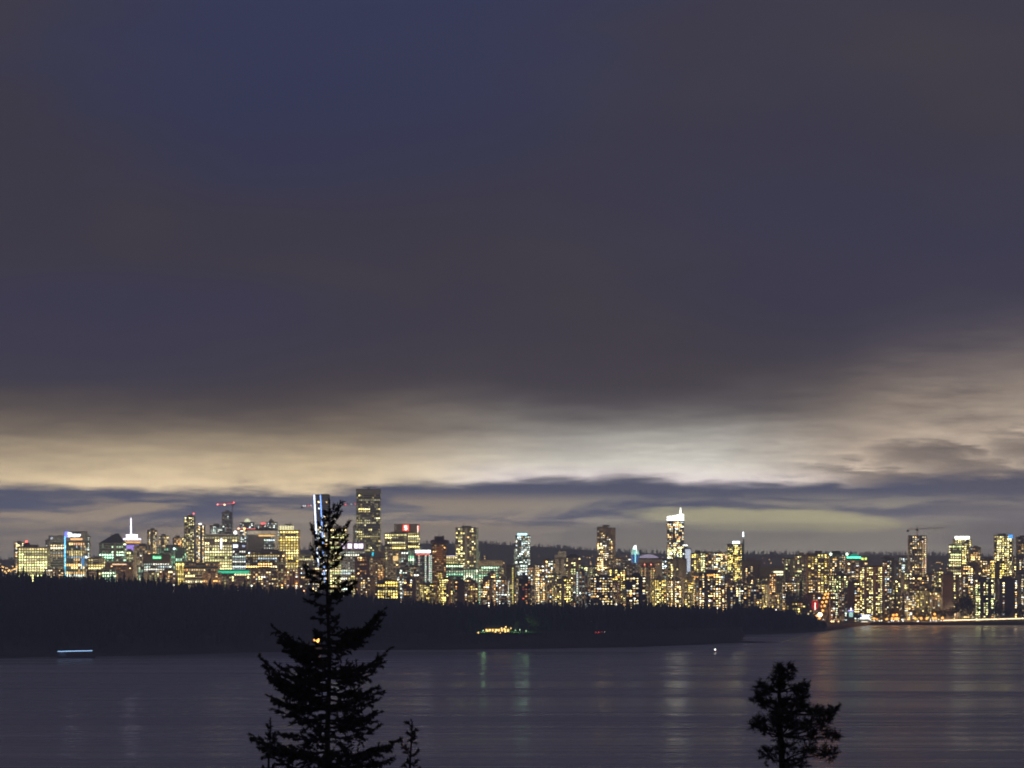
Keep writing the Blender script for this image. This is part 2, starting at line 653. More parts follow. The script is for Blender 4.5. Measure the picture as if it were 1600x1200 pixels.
def tower(name, label, x0, x1, top, Y, style='grid', wall=(.40, .36, .29), glass='grey', rot=0, asp=.8, pal='warm', den=.4, base=1.5,
          mode='resid', fh=None, bay=None, roof=True, pent=1, dark=(), strips=(), row_parts=False, group=None, dark_top=0, taper=None, zbase=None, lit=True, seed=None):
    """one building: x0, x1, top are where its outline stands in the photograph, Y its distance"""
    rng = random.Random(seed if seed is not None else int(x0 * 131 + top * 17 + Y))
    W_ = (x1 - x0) / F_PX * Y
    r = math.radians(rot)
    w = W_ / (math.cos(r) + asp * abs(math.sin(r)))
    dd = asp * w
    hx, hy = w / 2, dd / 2
    cxp = (x0 + x1) / 2
    zb = ground_z(cxp, Y) - 1.0 if zbase is None else zbase
    h = px_z(top, Y) - zb
    if mode == 'office':
        fh = fh or 3.9
        bay = bay or 3.6
    fh = fh or 3.1
    bay = bay or 3.6
    root = thing(name, (px_x(cxp, Y), Y, zb), label, 'building', group, r)
    info = dict(root=root, hx=hx, hy=hy, h=h, Y=Y, w=w, x0=x0, x1=x1, fh=fh, bay=bay, zb=zb)
    HEROES.append((cxp, top, Y, label))
    wm = wall_mat(wall)
    nf = max(1, int(h / fh))
    fh = h / nf
    # --- glazed core
    g = MB()
    g.box(-hx, hx, -hy, hy, 0, h)
    g.build('glazing', M_GLASS[glass], root)
    # --- frame of slabs and piers
    m = MB()
    nb = {k: max(1, int(round(2 * (hx if k in (0, 2) else hy) / bay))) for k in range(4)}
    blank = {}
    for k in range(4):
        Lk = hx if k in (0, 2) else hy
        bw = 2 * Lk / nb[k]
        blank[k] = [rng.random() < .16 if style in ('slab', 'mix') else False for _ in range(nb[k])]
        for (ua, ub) in dark:
            if k in (0,):
                for b_ in range(nb[k]):
                    c = (b_ + .5) / nb[k]
                    if ua <= c <= ub:
                        blank[k][b_] = True
        for b_ in range(nb[k]):
            if blank[k][b_]:
                face_box(m, k, hx, hy, -Lk + b_ * bw + .05, -Lk + (b_ + 1) * bw - .05, .42, 0, h)
        pw = {'grid': .9, 'fins': 1.5, 'band': 0, 'slab': .5, 'glass': .22, 'mix': .9}[style]
        po = {'grid': .50, 'fins': .95, 'band': 0, 'slab': .55, 'glass': .20, 'mix': .50}[style]
        if pw:
            for b_ in range(nb[k] + 1):
                u = -Lk + b_ * bw
                u0, u1 = max(-Lk, u - pw / 2), min(Lk, u + pw / 2)
                face_box(m, k, hx, hy, u0, u1, po, 0, h - .02)
    sp = {'grid': .34, 'fins': .16, 'band': .42, 'slab': .22, 'glass': .10, 'mix': .30}[style]
    so = {'grid': .40, 'fins': .40, 'band': .45, 'slab': 1.15, 'glass': .14, 'mix': .62}[style]
    for i in range(nf + 1):
        z = i * fh
        m.ring(hx, hy, so, max(0, z - sp * fh * .5), min(h + .05, z + sp * fh * .5))
    if dark_top:
        m.ring(hx, hy, so + .08, h - dark_top, h + .4)
    m.build('wall', wm, root)
    # --- roof
    if roof:
        q = MB()
        q.box(-hx - .3, hx + .3, -hy - .3, hy + .3, h + .06, h + .5)
        q.ring(hx, hy, .5, h + .5, h + 1.4, inn=.1)
        q.build('roof', M_ROOF, root)
    if pent:
        q = MB()
        px_ = rng.uniform(-.2, .2) * hx
        q.box(px_ - hx * .45, px_ + hx * .45, -hy * .5, hy * .5, h + .5, h + 3.2 + rng.random() * 2)
        if pent > 1:
            q.box(px_ - hx * .25, px_ + hx * .2, -hy * .3, hy * .3, h + .5, h + 6.5)
        q.build('penthouse', wm, root)
    if roof and rng.random() < .4:
        q = MB()
        ax_ = rng.uniform(-.4, .4) * hx
        q.tube((ax_, 0, h + 1), (ax_, 0, h + rng.uniform(7, 13)), .16, .07, 5)
        q.tube((ax_ - 1.2, 0, h + 5), (ax_ + 1.2, 0, h + 5), .08, seg=4)
        q.build('antenna', M_STEEL, root)
    # --- lit rooms
    lw = MB()
    if lit:
        for k in (0, 1, 2, 3):
            Lk = hx if k in (0, 2) else hy
            n = nb[k]
            bw = 2 * Lk / n
            kind = [rng.choice((.45, .55, .68, .4)) for _ in range(n)]
            busy = [rng.choice((.3, .7, 1.0, 1.0, 1.5)) for _ in range(n)]
            for i in range(nf):
                z0, z1 = i * fh + sp * fh * .5 + .15, (i + 1) * fh - sp * fh * .5 - .15
                if z1 > h - dark_top:
                    continue
                row = lw
                if mode == 'office':
                    f = den * rng.choice((.15, .6, 1.0, 1.4, 1.6))
                    if rng.random() < .25:
                        f = 0.05
                    if den >= .9:
                        f = den - (.35 if rng.random() < .15 else 0)
                    c0 = lamp_col(rng, pal, base)
                    on = rng.random() < f
                    for b_ in range(n):
                        if rng.random() < .22:
                            on = rng.random() < f
                            if rng.random() < .35:
                                c0 = lamp_col(rng, pal, base)
                        if not on and not blank[k][b_] and rng.random() < .4:
                            c1 = lamp_col(rng, pal, base * .12)
                            pane(row, k, hx, hy, -Lk + (b_ + .2) * bw, -Lk + (b_ + .8) * bw, z0, z1, c1)
                        if on and not blank[k][b_]:
                            s = rng.uniform(.45, 1.35)
                            pane(row, k, hx, hy, -Lk + (b_ + .22) * bw, -Lk + (b_ + .78) * bw, z0, z1, tuple(x * s for x in c0))
                else:
                    b_ = 0
                    while b_ < n:
                        if not blank[k][b_] and rng.random() < den * busy[b_] * .98:
                            c0 = lamp_col(rng, pal, base)
                            ww = kind[b_]
                            zt = z0 + (z1 - z0) * rng.choice((.95, .9, .75))
                            zb_ = z0 + (z1 - z0) * rng.choice((0, .25, .35))
                            u0 = -Lk + (b_ + .5 - ww / 2) * bw
                            u1 = -Lk + (b_ + .5 + ww / 2) * bw
                            if rng.random() < .16 and b_ + 1 < n and not blank[k][b_ + 1]:      # a wide living-room window
                                u1 += bw
                                b_ += 1
                            sh = rng.uniform(-.12, .12) * bw
                            pane(lw, k, hx, hy, max(-Lk + .1, u0 + sh), min(Lk - .1, u1 + sh), zb_, zt, c0)
                        elif not blank[k][b_] and rng.random() < .45:      # curtains drawn, a lamp deep in the room
                            c0 = lamp_col(rng, 'orange' if rng.random() < .3 else pal, base * .14)
                            pane(lw, k, hx, hy, -Lk + (b_ + .2) * bw, -Lk + (b_ + .8) * bw, z0 + .3, z1, c0)
                        b_ += 1
                if row is not lw and row.f:
                    o = row.build('window_row', M_LIT, root)
            for (u, c, s, z_lo, z_hi) in (strips if k == 0 else ()):
                for i in range(nf):
                    zc = (i + .5) / nf
                    if z_lo <= zc <= z_hi:
                        pane(lw, 0, hx, hy, (2 * u - 1) * hx - .85, (2 * u - 1) * hx + .85, i * fh + .5, (i + 1) * fh - .7, tuple(x * s * rng.uniform(.75, 1.1) for x in c), off=1.3)
        if lw.f:
            lw.build('lit_windows', M_LIT, root, kind='stuff')
    return info


def glow_mat(col, s, _c={}):
    k = (tuple(col), s)
    if k not in _c:
        _c[k] = emitter('lamp_glow', col, s * 2.0)
    return _c[k]


def on_front(info, u, z, dx_=0.0):
    return ((2 * u - 1) * info['hx'], -info['hy'], z)


def fbox(info, name, mat, u0, u1, z0, z1, out=.9, inn=-.45):
    """a part fixed to the front of a building; u runs 0..1 across it"""
    m = MB()
    hx, hy = info['hx'], info['hy']
    m.box((2 * u0 - 1) * hx, (2 * u1 - 1) * hx, -hy - out, -hy + inn, z0, z1)
    return m.build(name, mat, info['root'])


def uz(info, px, py):
    """front position (u, z) of a pixel on a building that squarely faces the bay"""
    return (px - info['x0']) / (info['x1'] - info['x0']), px_z(py, info['Y']) - info['zb']


def fpx(info, name, mat, xa, xb, ya, yb, out=.9, inn=-.45):
    u0, z1 = uz(info, xa, ya)
    u1, z0 = uz(info, xb, yb)
    return fbox(info, name, mat, u0, u1, z0, z1, out, inn)


def mast(info, name, px, y_top, y_bot, mat, r=.5, r1=None, yoff=0.0):
    u, z1 = uz(info, px, y_top)
    _, z0 = uz(info, px, y_bot)
    m = MB()
    m.tube(((2 * u - 1) * info['hx'], yoff, z0), ((2 * u - 1) * info['hx'], yoff, z1), r, r1 if r1 is not None else r, 8)
    return m.build(name, mat, info['root'])


def ball(info, name, px, py, rad, mat, yoff=None, pole=True):
    u, z = uz(info, px, py)
    m = MB()
    y = -info['hy'] * .6 if yoff is None else yoff
    c = ((2 * u - 1) * info['hx'], y)
    m.lathe([(rad * .35, z - rad * .95), (rad * .85, z - rad * .5), (rad, z), (rad * .85, z + rad * .5), (rad * .35, z + rad * .95)], 10, c)
    o = m.build(name, mat, info['root'])
    return o


WHITE_GLOW = glow_mat((.95, 1, 1), 3.5)
M_STEEL = principled('painted_steel', (.25, .25, .26), .5, .5)
M_DARK = principled('dark_cladding', (.05, .045, .045), .7, .3)
M_BROWN = principled('bronze_cladding', (.09, .06, .045), .6, .3)


def letters(info, text, px, py, h_px, mat, width_px=None):
    """raised illuminated lettering on the front"""
    cu = bpy.data.curves.new('lettering', 'FONT')
    cu.body = text
    cu.align_x = 'CENTER'
    cu.align_y = 'CENTER'
    cu.size = h_px / F_PX * info['Y'] * 1.35
    cu.extrude = .15
    cu.offset = .02 * cu.size
    cu.materials.append(mat)
    o = bpy.data.objects.new('lettering', cu)
    COL.objects.link(o)
    o.parent = info['root']
    u, z = uz(info, px, py)
    o.location = ((2 * u - 1) * info['hx'], -info['hy'] - 1.4, z)
    o.rotation_euler = (math.pi / 2, 0, 0)
    bpy.context.view_layer.update()
    me_ = bpy.data.meshes.new_from_object(o.evaluated_get(bpy.context.evaluated_depsgraph_get()))
    r_ = bpy.data.objects.new('lettering', me_)
    COL.objects.link(r_)
    r_.parent = info['root']
    r_.location, r_.rotation_euler = o.location, o.rotation_euler
    bpy.data.objects.remove(o)
    r_.name = 'lettering'
    return r_


T = tower
GREY, BEIGE, BROWN, PALE, DKBR, PINK = (.30, .30, .31), (.42, .37, .29), (.24, .17, .12), (.58, .56, .50), (.13, .10, .085), (.45, .36, .33)
OLIVE, GOLD, SLATE, BRICK, WHITE_ = (.34, .32, .24), (.46, .36, .19), (.20, .22, .25), (.30, .17, .12), (.68, .68, .66)

# ---- far left to the lookout tower
T('apartment_tower', 'narrow pale apartment tower at the far left edge of the skyline', 22, 37, 848, 5600, 'slab', BEIGE, 'grey', 20, .8, 'warm', .5)
b = T('office_tower', 'broad yellow-lit office slab with a red beacon on its roof', 31, 76, 856, 4900, 'grid', OLIVE, 'brown', 0, .6, 'olive', .95, 1.25, 'office', 3.9, 4.0, row_parts=True, pent=0)
m = MB(); u, z = uz(b, 42, 856); m.lathe([(6, z), (6, z + 4), (4, z + 7), (1.5, z + 8.5)], 14, ((2 * u - 1) * b['hx'], 0)); m.build('plant_drum', M_DARK, b['root'])
ball(b, 'beacon', 41.3, 846.5, 1.9, glow_mat((1, .10, .07), 4), 0)
fpx(b, 'penthouse', M_DARK, 49, 61, 851, 856, -1, 8)
T('apartment_tower', 'slim pale tower between the beacon slab and the grey glass office', 72, 78.5, 845, 5300, 'slab', PALE, 'grey', 0, 1, 'warm', .6)
b = T('office_tower', 'grey glass office with pale bands left of the blue light line', 76, 103, 838.5, 4950, 'band', (.34, .38, .42), 'blue', 12, .9, 'warm', .42, 1.5, 'office', row_parts=True, pent=0, dark_top=9)
fpx(b, 'penthouse', M_DARK, 90, 97, 836.3, 838.5, -3, 10)
ball(b, 'roof_globe', 78.4, 841, 2.0, glow_mat((.7, .72, .85), .55), -b['hy'] - 2)
b = T('office_tower', 'dark glass tower with a blue light line and a white lit name', 102, 134.5, 831.5, 4900, 'glass', (.22, .24, .26), 'teal', 0, .9, 'mixed', .34, 1.4, 'office', row_parts=True, pent=0, dark_top=14)
fpx(b, 'light_line', glow_mat((.12, .50, 1.0), 2.6), 103, 104.3, 838, 868, 1.5)
fpx(b, 'light_line', glow_mat((.10, .72, 1.0), 1.7), 103.1, 104.4, 868, 912, 1.5)
fpx(b, 'corner_screen', glow_mat((.26, .30, 1.0), 1.0), 103, 109.5, 830.5, 839.5, 1.3)
fpx(b, 'sign_board', M_DARK, 109.8, 128, 832, 840.3, .6)
letters(b, 'Shaw', 118, 836, 7.2, glow_mat((.95, 1, 1), 4.5))
fpx(b, 'window_row', glow_mat((1, .50, .20), 1.3), 112, 130.5, 841.2, 843.8, .9)
fpx(b, 'artwork_screen', glow_mat((.12, .42, .85), .5), 129, 134, 872, 884, .9)
T('apartment_tower', 'pale glass tower with green-white windows behind the blue-lined tower', 133, 141, 839, 5200, 'slab', PALE, 'teal', 0, 1, 'cool', .5, 1.3)
T('office_block', 'low beige block with a flat lit top right of the blue-lined tower', 139, 163, 873, 4780, 'band', BEIGE, 'grey', 0, .8, 'yellow', .55, 1.2, 'office')
b = T('office_tower', 'stepped glass tower under a dark pyramid roof with pale green floors', 157, 195, 848.5, 4850, 'band', (.22, .25, .24), 'teal', 0, .9, 'green', .82, 1.35, 'office', row_parts=True, pent=0, roof=False, dark=((.60, .74),))
q = MB(); hx, hy = b['hx'], b['hy']; u, z = uz(b, 184, 833.5); px_ = (2 * u - 1) * hx
zl, zr = b['h'], px_z(842.5, b['Y']) - b['zb']
q.v += [(-hx, -hy, zl), (hx, -hy, zl), (hx, hy, zl), (-hx, hy, zl), (px_ - 4, 0, z), (px_ + 1, 0, z)]
q.f += [(0, 1, 5, 4), (1, 2, 5), (2, 3, 4, 5), (3, 0, 4), (0, 3, 2, 1)]
q.build('roof', principled('slate_roof', (.06, .075, .075), .6), b['root'])
q = MB(); q.v += [(-hx * .30, -hy * .80, zl + 1.0), (hx * .92, -hy * .80, zl + 1.0), (px_ + 6, -hy * .45, zl + 5.6), (px_ - 8, -hy * .45, zl + 5.6)]; q.f.append((0, 1, 2, 3))
q.v = [(x, y - 1.2, zz + .6) for x, y, zz in q.v]; q.build('skylight', glow_mat((.50, .82, .70), .55), b['root'])
mast(b, 'antenna', 174.3, 834, 844, M_BROWN, .5)
b = T('office_block', 'yellow-lit block below the violet lookout disc', 195, 209, 862, 5000, 'grid', BEIGE, 'brown', 0, 1, 'olive', .85, 1.2, 'office', row_parts=True)
# violet-lit lookout with its saucer and white mast
Y = 5010.0
zb = 20.0
t_ = thing('lookout_tower', (px_x(206, Y), Y, zb), 'lookout tower with violet funnel, glowing disc and tall white mast', 'tower')
def lz(py): return px_z(py, Y) - zb
m = MB(); m.lathe([(6.5, 0), (6.5, lz(862)), (6.5, lz(858))], 16); m.build('shaft', wall_mat((.5, .48, .46)), t_)
m = MB(); m.lathe([(5.5, lz(862)), (8.5, lz(856)), (11, lz(851.5))], 24); m.build('funnel', glow_mat((.42, .28, .95), .75), t_)
m = MB(); m.lathe([(11, lz(851.5)), (12.5, lz(849)), (13.4, lz(844))], 24); m.build('gallery', M_BROWN, t_)
m = MB(); m.lathe([(13.05, lz(848.6)), (13.5, lz(847.3))], 24); m.build('window_ring', glow_mat((1, .55, .18), 1.2), t_)
m = MB(); m.lathe([(13.35, lz(846.3)), (13.7, lz(845.2))], 24); m.build('window_ring', glow_mat((1, .50, .16), 1.0), t_)
m = MB(); m.lathe([(14.0, lz(843.8)), (14.5, lz(842.4)), (13.6, lz(841.2))], 28); m.build('disc', glow_mat((.72, .70, 1.0), 2.2), t_)
m = MB(); m.lathe([(9.0, lz(841)), (9.0, lz(835.4)), (8.2, lz(835))], 20); m.build('drum', glow_mat((.85, .84, 1.0), 3.2), t_)
m = MB(); m.tube((-1.4, 0, lz(835)), (-1.4, 0, lz(809)), 1.15, .35, 8)
for k in range(7):
    m.box(-2.6, -.2, -.6, .6, lz(832 - k * 3.2), lz(831.2 - k * 3.2))
m.build('mast', glow_mat((.85, .78, 1.0), 3.0), t_)
b = T('apartment_tower', 'brown low block with a lit top floor before the pyramid-roofed tower', 166, 206, 880, 4700, 'mix', BRICK, 'brown', 0, .6, 'orange', .12, 1.2, pent=0)
fpx(b, 'window_row', glow_mat((1, .62, .34), 1.1), 177, 199, 880.8, 882.6, 1.2)
T('concrete_tower', 'grey concrete tower with bare vertical ribs beside the lookout', 209, 236, 853.5, 4800, 'fins', (.42, .40, .34), 'grey', 18, .8, 'warm', .10, 1.0, bay=4.5, pent=1)
T('office_block', 'narrow glass stub with green lit floors at the ribbed tower foot', 216, 225.5, 886, 4640, 'glass', PALE, 'teal', 0, 1, 'green', .9, 1.3, 'office', pent=0)
# ---- far apartment towers behind
T('apartment_tower', 'distant warm-lit tower first to the right of the lookout mast', 230, 245.5, 829, 6050, 'slab', BEIGE, 'grey', 15, .9, 'warm', .75, 1.6)
T('apartment_tower', 'short distant tower with a rounded warm top, second right of the lookout', 249, 263, 838.5, 6000, 'slab', PALE, 'grey', -20, .9, 'warm', .8, 1.6)
T('apartment_tower', 'dim distant tower with reddish windows, third right of the lookout', 270, 287, 841, 6050, 'slab', BROWN, 'grey', 15, .9, 'orange', .55, 1.3)
b = T('apartment_tower', 'tall slim far tower with red lamps round its crown', 289, 304, 808, 6000, 'slab', GREY, 'grey', 0, .9, 'yellow', .52, 1.5, pent=1)
for px, py, c, s in ((295, 804.6, (1, .12, .10), 4), (302.7, 802.6, (1, .12, .10), 4), (299, 805.8, (1, .85, .75), 5)):
    ball(b, 'beacon', px, py, 1.1, glow_mat(c, s), 0)
T('apartment_tower', 'lower half of a pair of far towers, yellow-lit edge', 285, 290.5, 841, 5900, 'slab', GREY, 'grey', 0, 1, 'yellow', .9, 1.4)
b = T('apartment_tower', 'slim far tower with one white lamp on top, right of the red-crowned one', 307, 319.5, 821, 6050, 'slab', BROWN, 'grey', 0, .9, 'warm', .85, 1.6, pent=0)
fpx(b, 'roof_lamp', glow_mat((.9, 1, .9), 3), 311, 315, 817.6, 820, 0, 6)
T('apartment_tower', 'distant twin-topped tower left of the ribbed tower under construction', 328, 348.5, 822, 6250, 'slab', SLATE, 'grey', 20, .9, 'cool', .7, 1.4)
b = T('unfinished_tower', 'bare unlit concrete tower with vertical strips beside the red crane', 348, 361.5, 801, 6200, 'fins', (.40, .38, .34), 'grey', 0, .8, 'cool', .05, 1.0, bay=4.2, pent=1)
# ---- financial district
b = T('office_tower', 'wide office slab packed with yellow floors under a grey flat roof', 321, 372, 838, 4900, 'grid', OLIVE, 'brown', 0, .6, 'olive', .95, 1.35, 'office', 4.2, 3.9, row_parts=True, pent=0)
m = MB(); m.box(-b['hx'] - 1.5, b['hx'] * .92, -b['hy'] - 1, b['hy'], b['h'] + 1.6, b['h'] + 4.0); m.build('roof_slab', wall_mat((.45, .45, .43)), b['root'])
m = MB(); m.v += [(-6, 2, b['h'] + 4.0), (18, 2, b['h'] + 4.0), (10, 2, b['h'] + 6.6), (-6, 14, b['h'] + 4.0), (18, 14, b['h'] + 4.0), (10, 14, b['h'] + 6.6)]; m.f += [(0, 1, 2), (5, 4, 3), (0, 3, 4, 1), (1, 4, 5, 2), (2, 5, 3, 0)]; m.build('roof_wedge', M_DARK, b['root'])
ball(b, 'roof_globe', 369, 832.3, 2.7, glow_mat((.92, 1, 1), 2.5), -b['hy'])
fpx(b, 'lit_atrium', glow_mat((.85, .9, 1), 1.6), 345.8, 348.6, 841, 858, 1.0)
b = T('hotel', 'dark low block with a green illuminated sign on its roof edge', 226, 266, 867, 4760, 'band', DKBR, 'brown', 0, .7, 'cool', .75, 1.4, 'office', row_parts=True, pent=0, dark_top=12)
fpx(b, 'sign_board', glow_mat((.0, .28, .07), .7), 239.8, 254.4, 867.6, 874.2, 1.0)
for k, (a, hh) in enumerate(((241, 3.6), (243.2, 2.6), (245.2, 2.6), (247.3, 2.9), (249.4, 3.0), (251.6, 2.8))):
    fpx(b, 'sign_stroke', glow_mat((.35, 1, .55), 1.7), a, a + 1.4, 872.6 - hh, 872.8, 1.5, -1.05)
b = T('office_tower', 'dark green glass block with a small green panel behind the sign block', 247, 290, 856.5, 4950, 'glass', (.20, .24, .20), 'teal', 0, .7, 'green', .30, 1.1, 'office', row_parts=True, pent=1)
fpx(b, 'sign_panel', glow_mat((.06, .75, .35), 1.0), 264, 272, 869, 872.2, 1.0)
ball(b, 'roof_lamp', 274, 857.4, 1.7, glow_mat((.7, 1, .9), 3.5), -b['hy'] - 1)
T('stair_tower', 'narrow glass stair block glowing yellow-green', 275, 288, 880, 4690, 'glass', (.4, .38, .2), 'brown', 0, 1, 'gold', .9, 1.1, 'office', 3.4, 3, pent=0)
b = T('office_tower', 'slim dark block of stacked bright floors with a blue-white sign', 364, 385, 848.5, 4760, 'band', (.16, .15, .17), 'blue', 0, .8, 'cool', .7, 1.4, 'office', 3.6, row_parts=True, pent=0, dark_top=9)
fpx(b, 'sign_panel', glow_mat((.72, .80, 1), 2.2), 365.2, 372.4, 851, 855.6, 1.0)
fpx(b, 'sign_panel', glow_mat((.45, .55, .75), .9), 379, 383.6, 852, 854.6, 1.0)
b = T('office_tower', 'tower framed by a pale stone portal with white-lit floors inside', 388, 435, 829.5, 4850, 'band', (.10, .10, .10), 'grey', 0, .7, 'cool', .60, 1.35, 'office', row_parts=True, pent=0, dark=((.0, .50),))
fw = wall_mat((.78, .76, .68))
fpx(b, 'portal_frame', fw, 387.5, 435.3, 829.2, 835.2, 2.2)
fpx(b, 'portal_frame', fw, 430.2, 435.3, 835.2, 874, 2.2)
for k_ in range(4):                                  # the stone portal is floodlit
    fl = fpx(b, 'floodlight', M_STEEL, 392 + k_ * 11, 393 + k_ * 11, 836.2, 837, 7.5, -6.7)
    PORTAL = b
fpx(b, 'portal_soffit', glow_mat((1, .58, .16), 1.1), 405, 429.5, 836, 838.2, 1.2)
m = MB(); hx, hy, h = b['hx'], b['hy'], b['h']; m.v += [(-hx * .7, -hy, h + 1.5), (hx * .9, -hy, h + 1.5), (hx * .9, hy, h + 1.5), (-hx * .7, hy, h + 1.5), (-hx * .2, 0, h + 5), (hx * .5, 0, h + 5)]
m.f += [(0, 1, 5, 4), (1, 2, 5), (2, 3, 4, 5), (3, 0, 4), (0, 3, 2, 1)]; m.build('hipped_roof', M_DARK, b['root'])
b = T('apartment_tower', 'far tower with a glowing dome behind the portal-framed tower', 376, 396, 817, 5600, 'slab', SLATE, 'blue', 0, .9, 'cool', .35, 1.2, pent=0)
m = MB(); u, z = uz(b, 386.5, 817); m.lathe([(5.5, z), (5.2, z + 3), (3.6, z + 6.2), (1, z + 7.4)], 14, ((2 * u - 1) * b['hx'], 0)); m.build('dome', glow_mat((.85, .88, .55), .8), b['root'])
b = T('apartment_tower', 'far dark block under a small red sign behind the portal-framed tower', 400, 416, 821, 5500, 'slab', SLATE, 'grey', 0, .9, 'cool', .5, 1.2, pent=0)
fpx(b, 'sign_panel', glow_mat((1, .10, .10), 1.8), 408.5, 415.4, 816.9, 819.2, 0, 2)
T('apartment_tower', 'far curved-top block with scattered pale lights right of the red sign', 416, 433, 817, 5500, 'slab', SLATE, 'teal', 25, .9, 'cool', .6, 1.3, pent=2)
b = T('office_tower', 'square gold-lit office tower with a brighter lit crown', 434, 467.5, 829.5, 4900, 'grid', GOLD, 'brown', 0, .8, 'gold', .98, 1.15, 'office', 4.0, 3.9, row_parts=True, pent=0)
m = MB(); m.box((2 * .07 - 1) * b['hx'], (2 * .72 - 1) * b['hx'], -b['hy'] * .7, b['hy'] * .7, b['h'] + .5, px_z(821.5, 4900) - b['zb']); m.build('crown', glow_mat((1, .92, .50), .95), b['root'])
m = MB(); zc = px_z(821.5, 4900) - b['zb']
for uu in (.10, .22, .34, .46, .58, .69):
    x_ = (2 * uu - 1) * b['hx']; m.box(x_ - .45, x_ + .45, -b['hy'] * .7 - .4, -b['hy'] * .7 - .02, b['h'] + .5, zc + .4)
m.box(-4, 5, -5, 5, zc + .02, zc + 2.5); m.tube((3, 0, zc + 2), (3, 0, zc + 6), .3); m.build('crown_frame', M_DARK, b['root'])
T('office_block', 'dark office wedge with clumps of warm floors left of the gold tower', 385, 446, 862, 4700, 'band', (.12, .10, .09), 'brown', 0, .6, 'mixed', .45, 1.45, 'office', row_parts=True)
T('apartment_block', 'brown mid-rise block under the dark office wedge', 396, 437, 889, 4590, 'mix', BROWN, 'brown', 0, .6, 'warm', .25, 1.2)
T('apartment_tower', 'thin olive concrete tower left of the red brick strips', 435, 443, 872, 4560, 'fins', (.36, .32, .22), 'brown', 0, 1, 'olive', .2, 1)
T('apartment_block', 'red-brown block of vertical brick strips above the tree tops', 444, 466, 889.5, 4540, 'fins', (.40, .20, .13), 'brown', 0, .7, 'warm', .30, 1.2, bay=4.2, pent=0)
b = T('podium_block', 'low podium trimmed with a long green light band', 343, 391, 891, 4640, 'band', DKBR, 'brown', 0, .6, 'olive', .5, 1.2, 'office', pent=0)
fpx(b, 'light_band', glow_mat((.02, .62, .32), .9), 342, 390.5, 892, 895.5, 1.0)
T('office_block', 'flat beige block with two long lit floors below the red-crowned tower', 288, 342, 880, 4700, 'band', BEIGE, 'brown', 0, .5, 'orange', .5, 1.1, 'office', row_parts=True, pent=0)
T('apartment_block', 'low block with tawny end wall before the podium with green trim', 318, 345, 896, 4560, 'mix', (.42, .30, .2), 'brown', 0, .6, 'orange', .4, 1.2)
T('apartment_block', 'small pale block at the tree line right of the yellow stair block', 290, 317, 893, 4570, 'band', PALE, 'grey', 0, .6, 'yellow', .6, 1.2, 'office', pent=0)
T('apartment_block', 'dark low block at the tree line left of the yellow stair block', 250, 275, 892, 4580, 'mix', BROWN, 'brown', 0, .7, 'warm', .45, 1.3)
T('apartment_block', 'olive low block at the tree line below the green sign', 226, 250, 895, 4590, 'mix', OLIVE, 'grey', 0, .7, 'olive', .4, 1.1)
T('office_block', 'teal-lit block hidden among trees right of the blue-lined tower', 160, 180, 889, 4600, 'band', GREY, 'teal', 0, .8, 'green', .6, 1.2, 'office', pent=0)
T('apartment_block', 'low warm-lit block at the tree line under the grey glass office', 72, 100, 890, 4620, 'mix', BEIGE, 'grey', 0, .6, 'warm', .7, 1.4, pent=0)
T('office_block', 'beige stub with bright floors right of the gold tower', 466, 490, 868, 4900, 'band', OLIVE, 'brown', 0, .7, 'olive', .6, 1.2, 'office', row_parts=True)
T('apartment_block', 'dim block with few lamps behind the fir left boughs', 466, 500, 887, 4600, 'mix', DKBR, 'brown', 0, .6, 'mixed', .4, 1.3)
# ---- twisting tower with two light lines, behind the fir
Y = 5000.0
zb = 18.0
t_ = thing('twisted_tower', (px_x(503, Y), Y, zb), 'twisting grey glass tower with two blue-white light lines behind the fir top', 'building')
H_ = px_z(773.5, Y) - zb
n = 52
g, w_, le, lr = MB(), MB(), MB(), MB()
prev = None
a0, a1 = math.radians(2), math.radians(40)
hx = hy = 12.5
def corner(i, sx, sy, out=0.0):
    f = i / n
    a = a1 + (a0 - a1) * f
    x, y = sx * (hx + out), sy * (hy + out)
    return (x * math.cos(a) - y * math.sin(a), x * math.sin(a) + y * math.cos(a), H_ * f)
for i in range(n):
    cs = [(-1, -1), (1, -1), (1, 1), (-1, 1)]
    for j in range(4):
        p, q = cs[j], cs[(j + 1) % 4]
        g.quad(corner(i, *p), corner(i, *q), corner(i + 1, *q), corner(i + 1, *p))
        A_, B_ = corner(i, *p, out=.35), corner(i, *q, out=.35)
        w_.quad(A_, B_, (B_[0], B_[1], B_[2] + .9), (A_[0], A_[1], A_[2] + .9))
    for mb_, s0, s1 in ((le, -.97, -.80), (lr, -.22, -.10)):
        f0 = lambda ii, s: tuple(Vector(corner(ii, -1, -1, .7)).lerp(Vector(corner(ii, 1, -1, .7)), (s + 1) / 2))
        mb_.quad(f0(i, s0), f0(i, s1), f0(i + 1, s1), f0(i + 1, s0))
top_ = [corner(n, *c) for c in ((-1, -1), (1, -1), (1, 1), (-1, 1))]
g.poly(top_)
g.build('glazing', M_GLASS['blue'], t_)
w_.build('floor_band', wall_mat((.30, .30, .33)), t_)
le.build('light_line', glow_mat((.62, .72, 1), 2.4), t_)
lr.build('light_line', glow_mat((.22, .42, 1), 1.8), t_)
m = MB(); m.box(-1, 12, -12.9, -11.9, H_ + .1, H_ + 1.6); m.box(-11, 12, -10, 11, H_ + .1, H_ + .9); m.build('roof_frame', wall_mat((.36, .30, .27)), t_)
m = MB()
rr = random.Random(5)
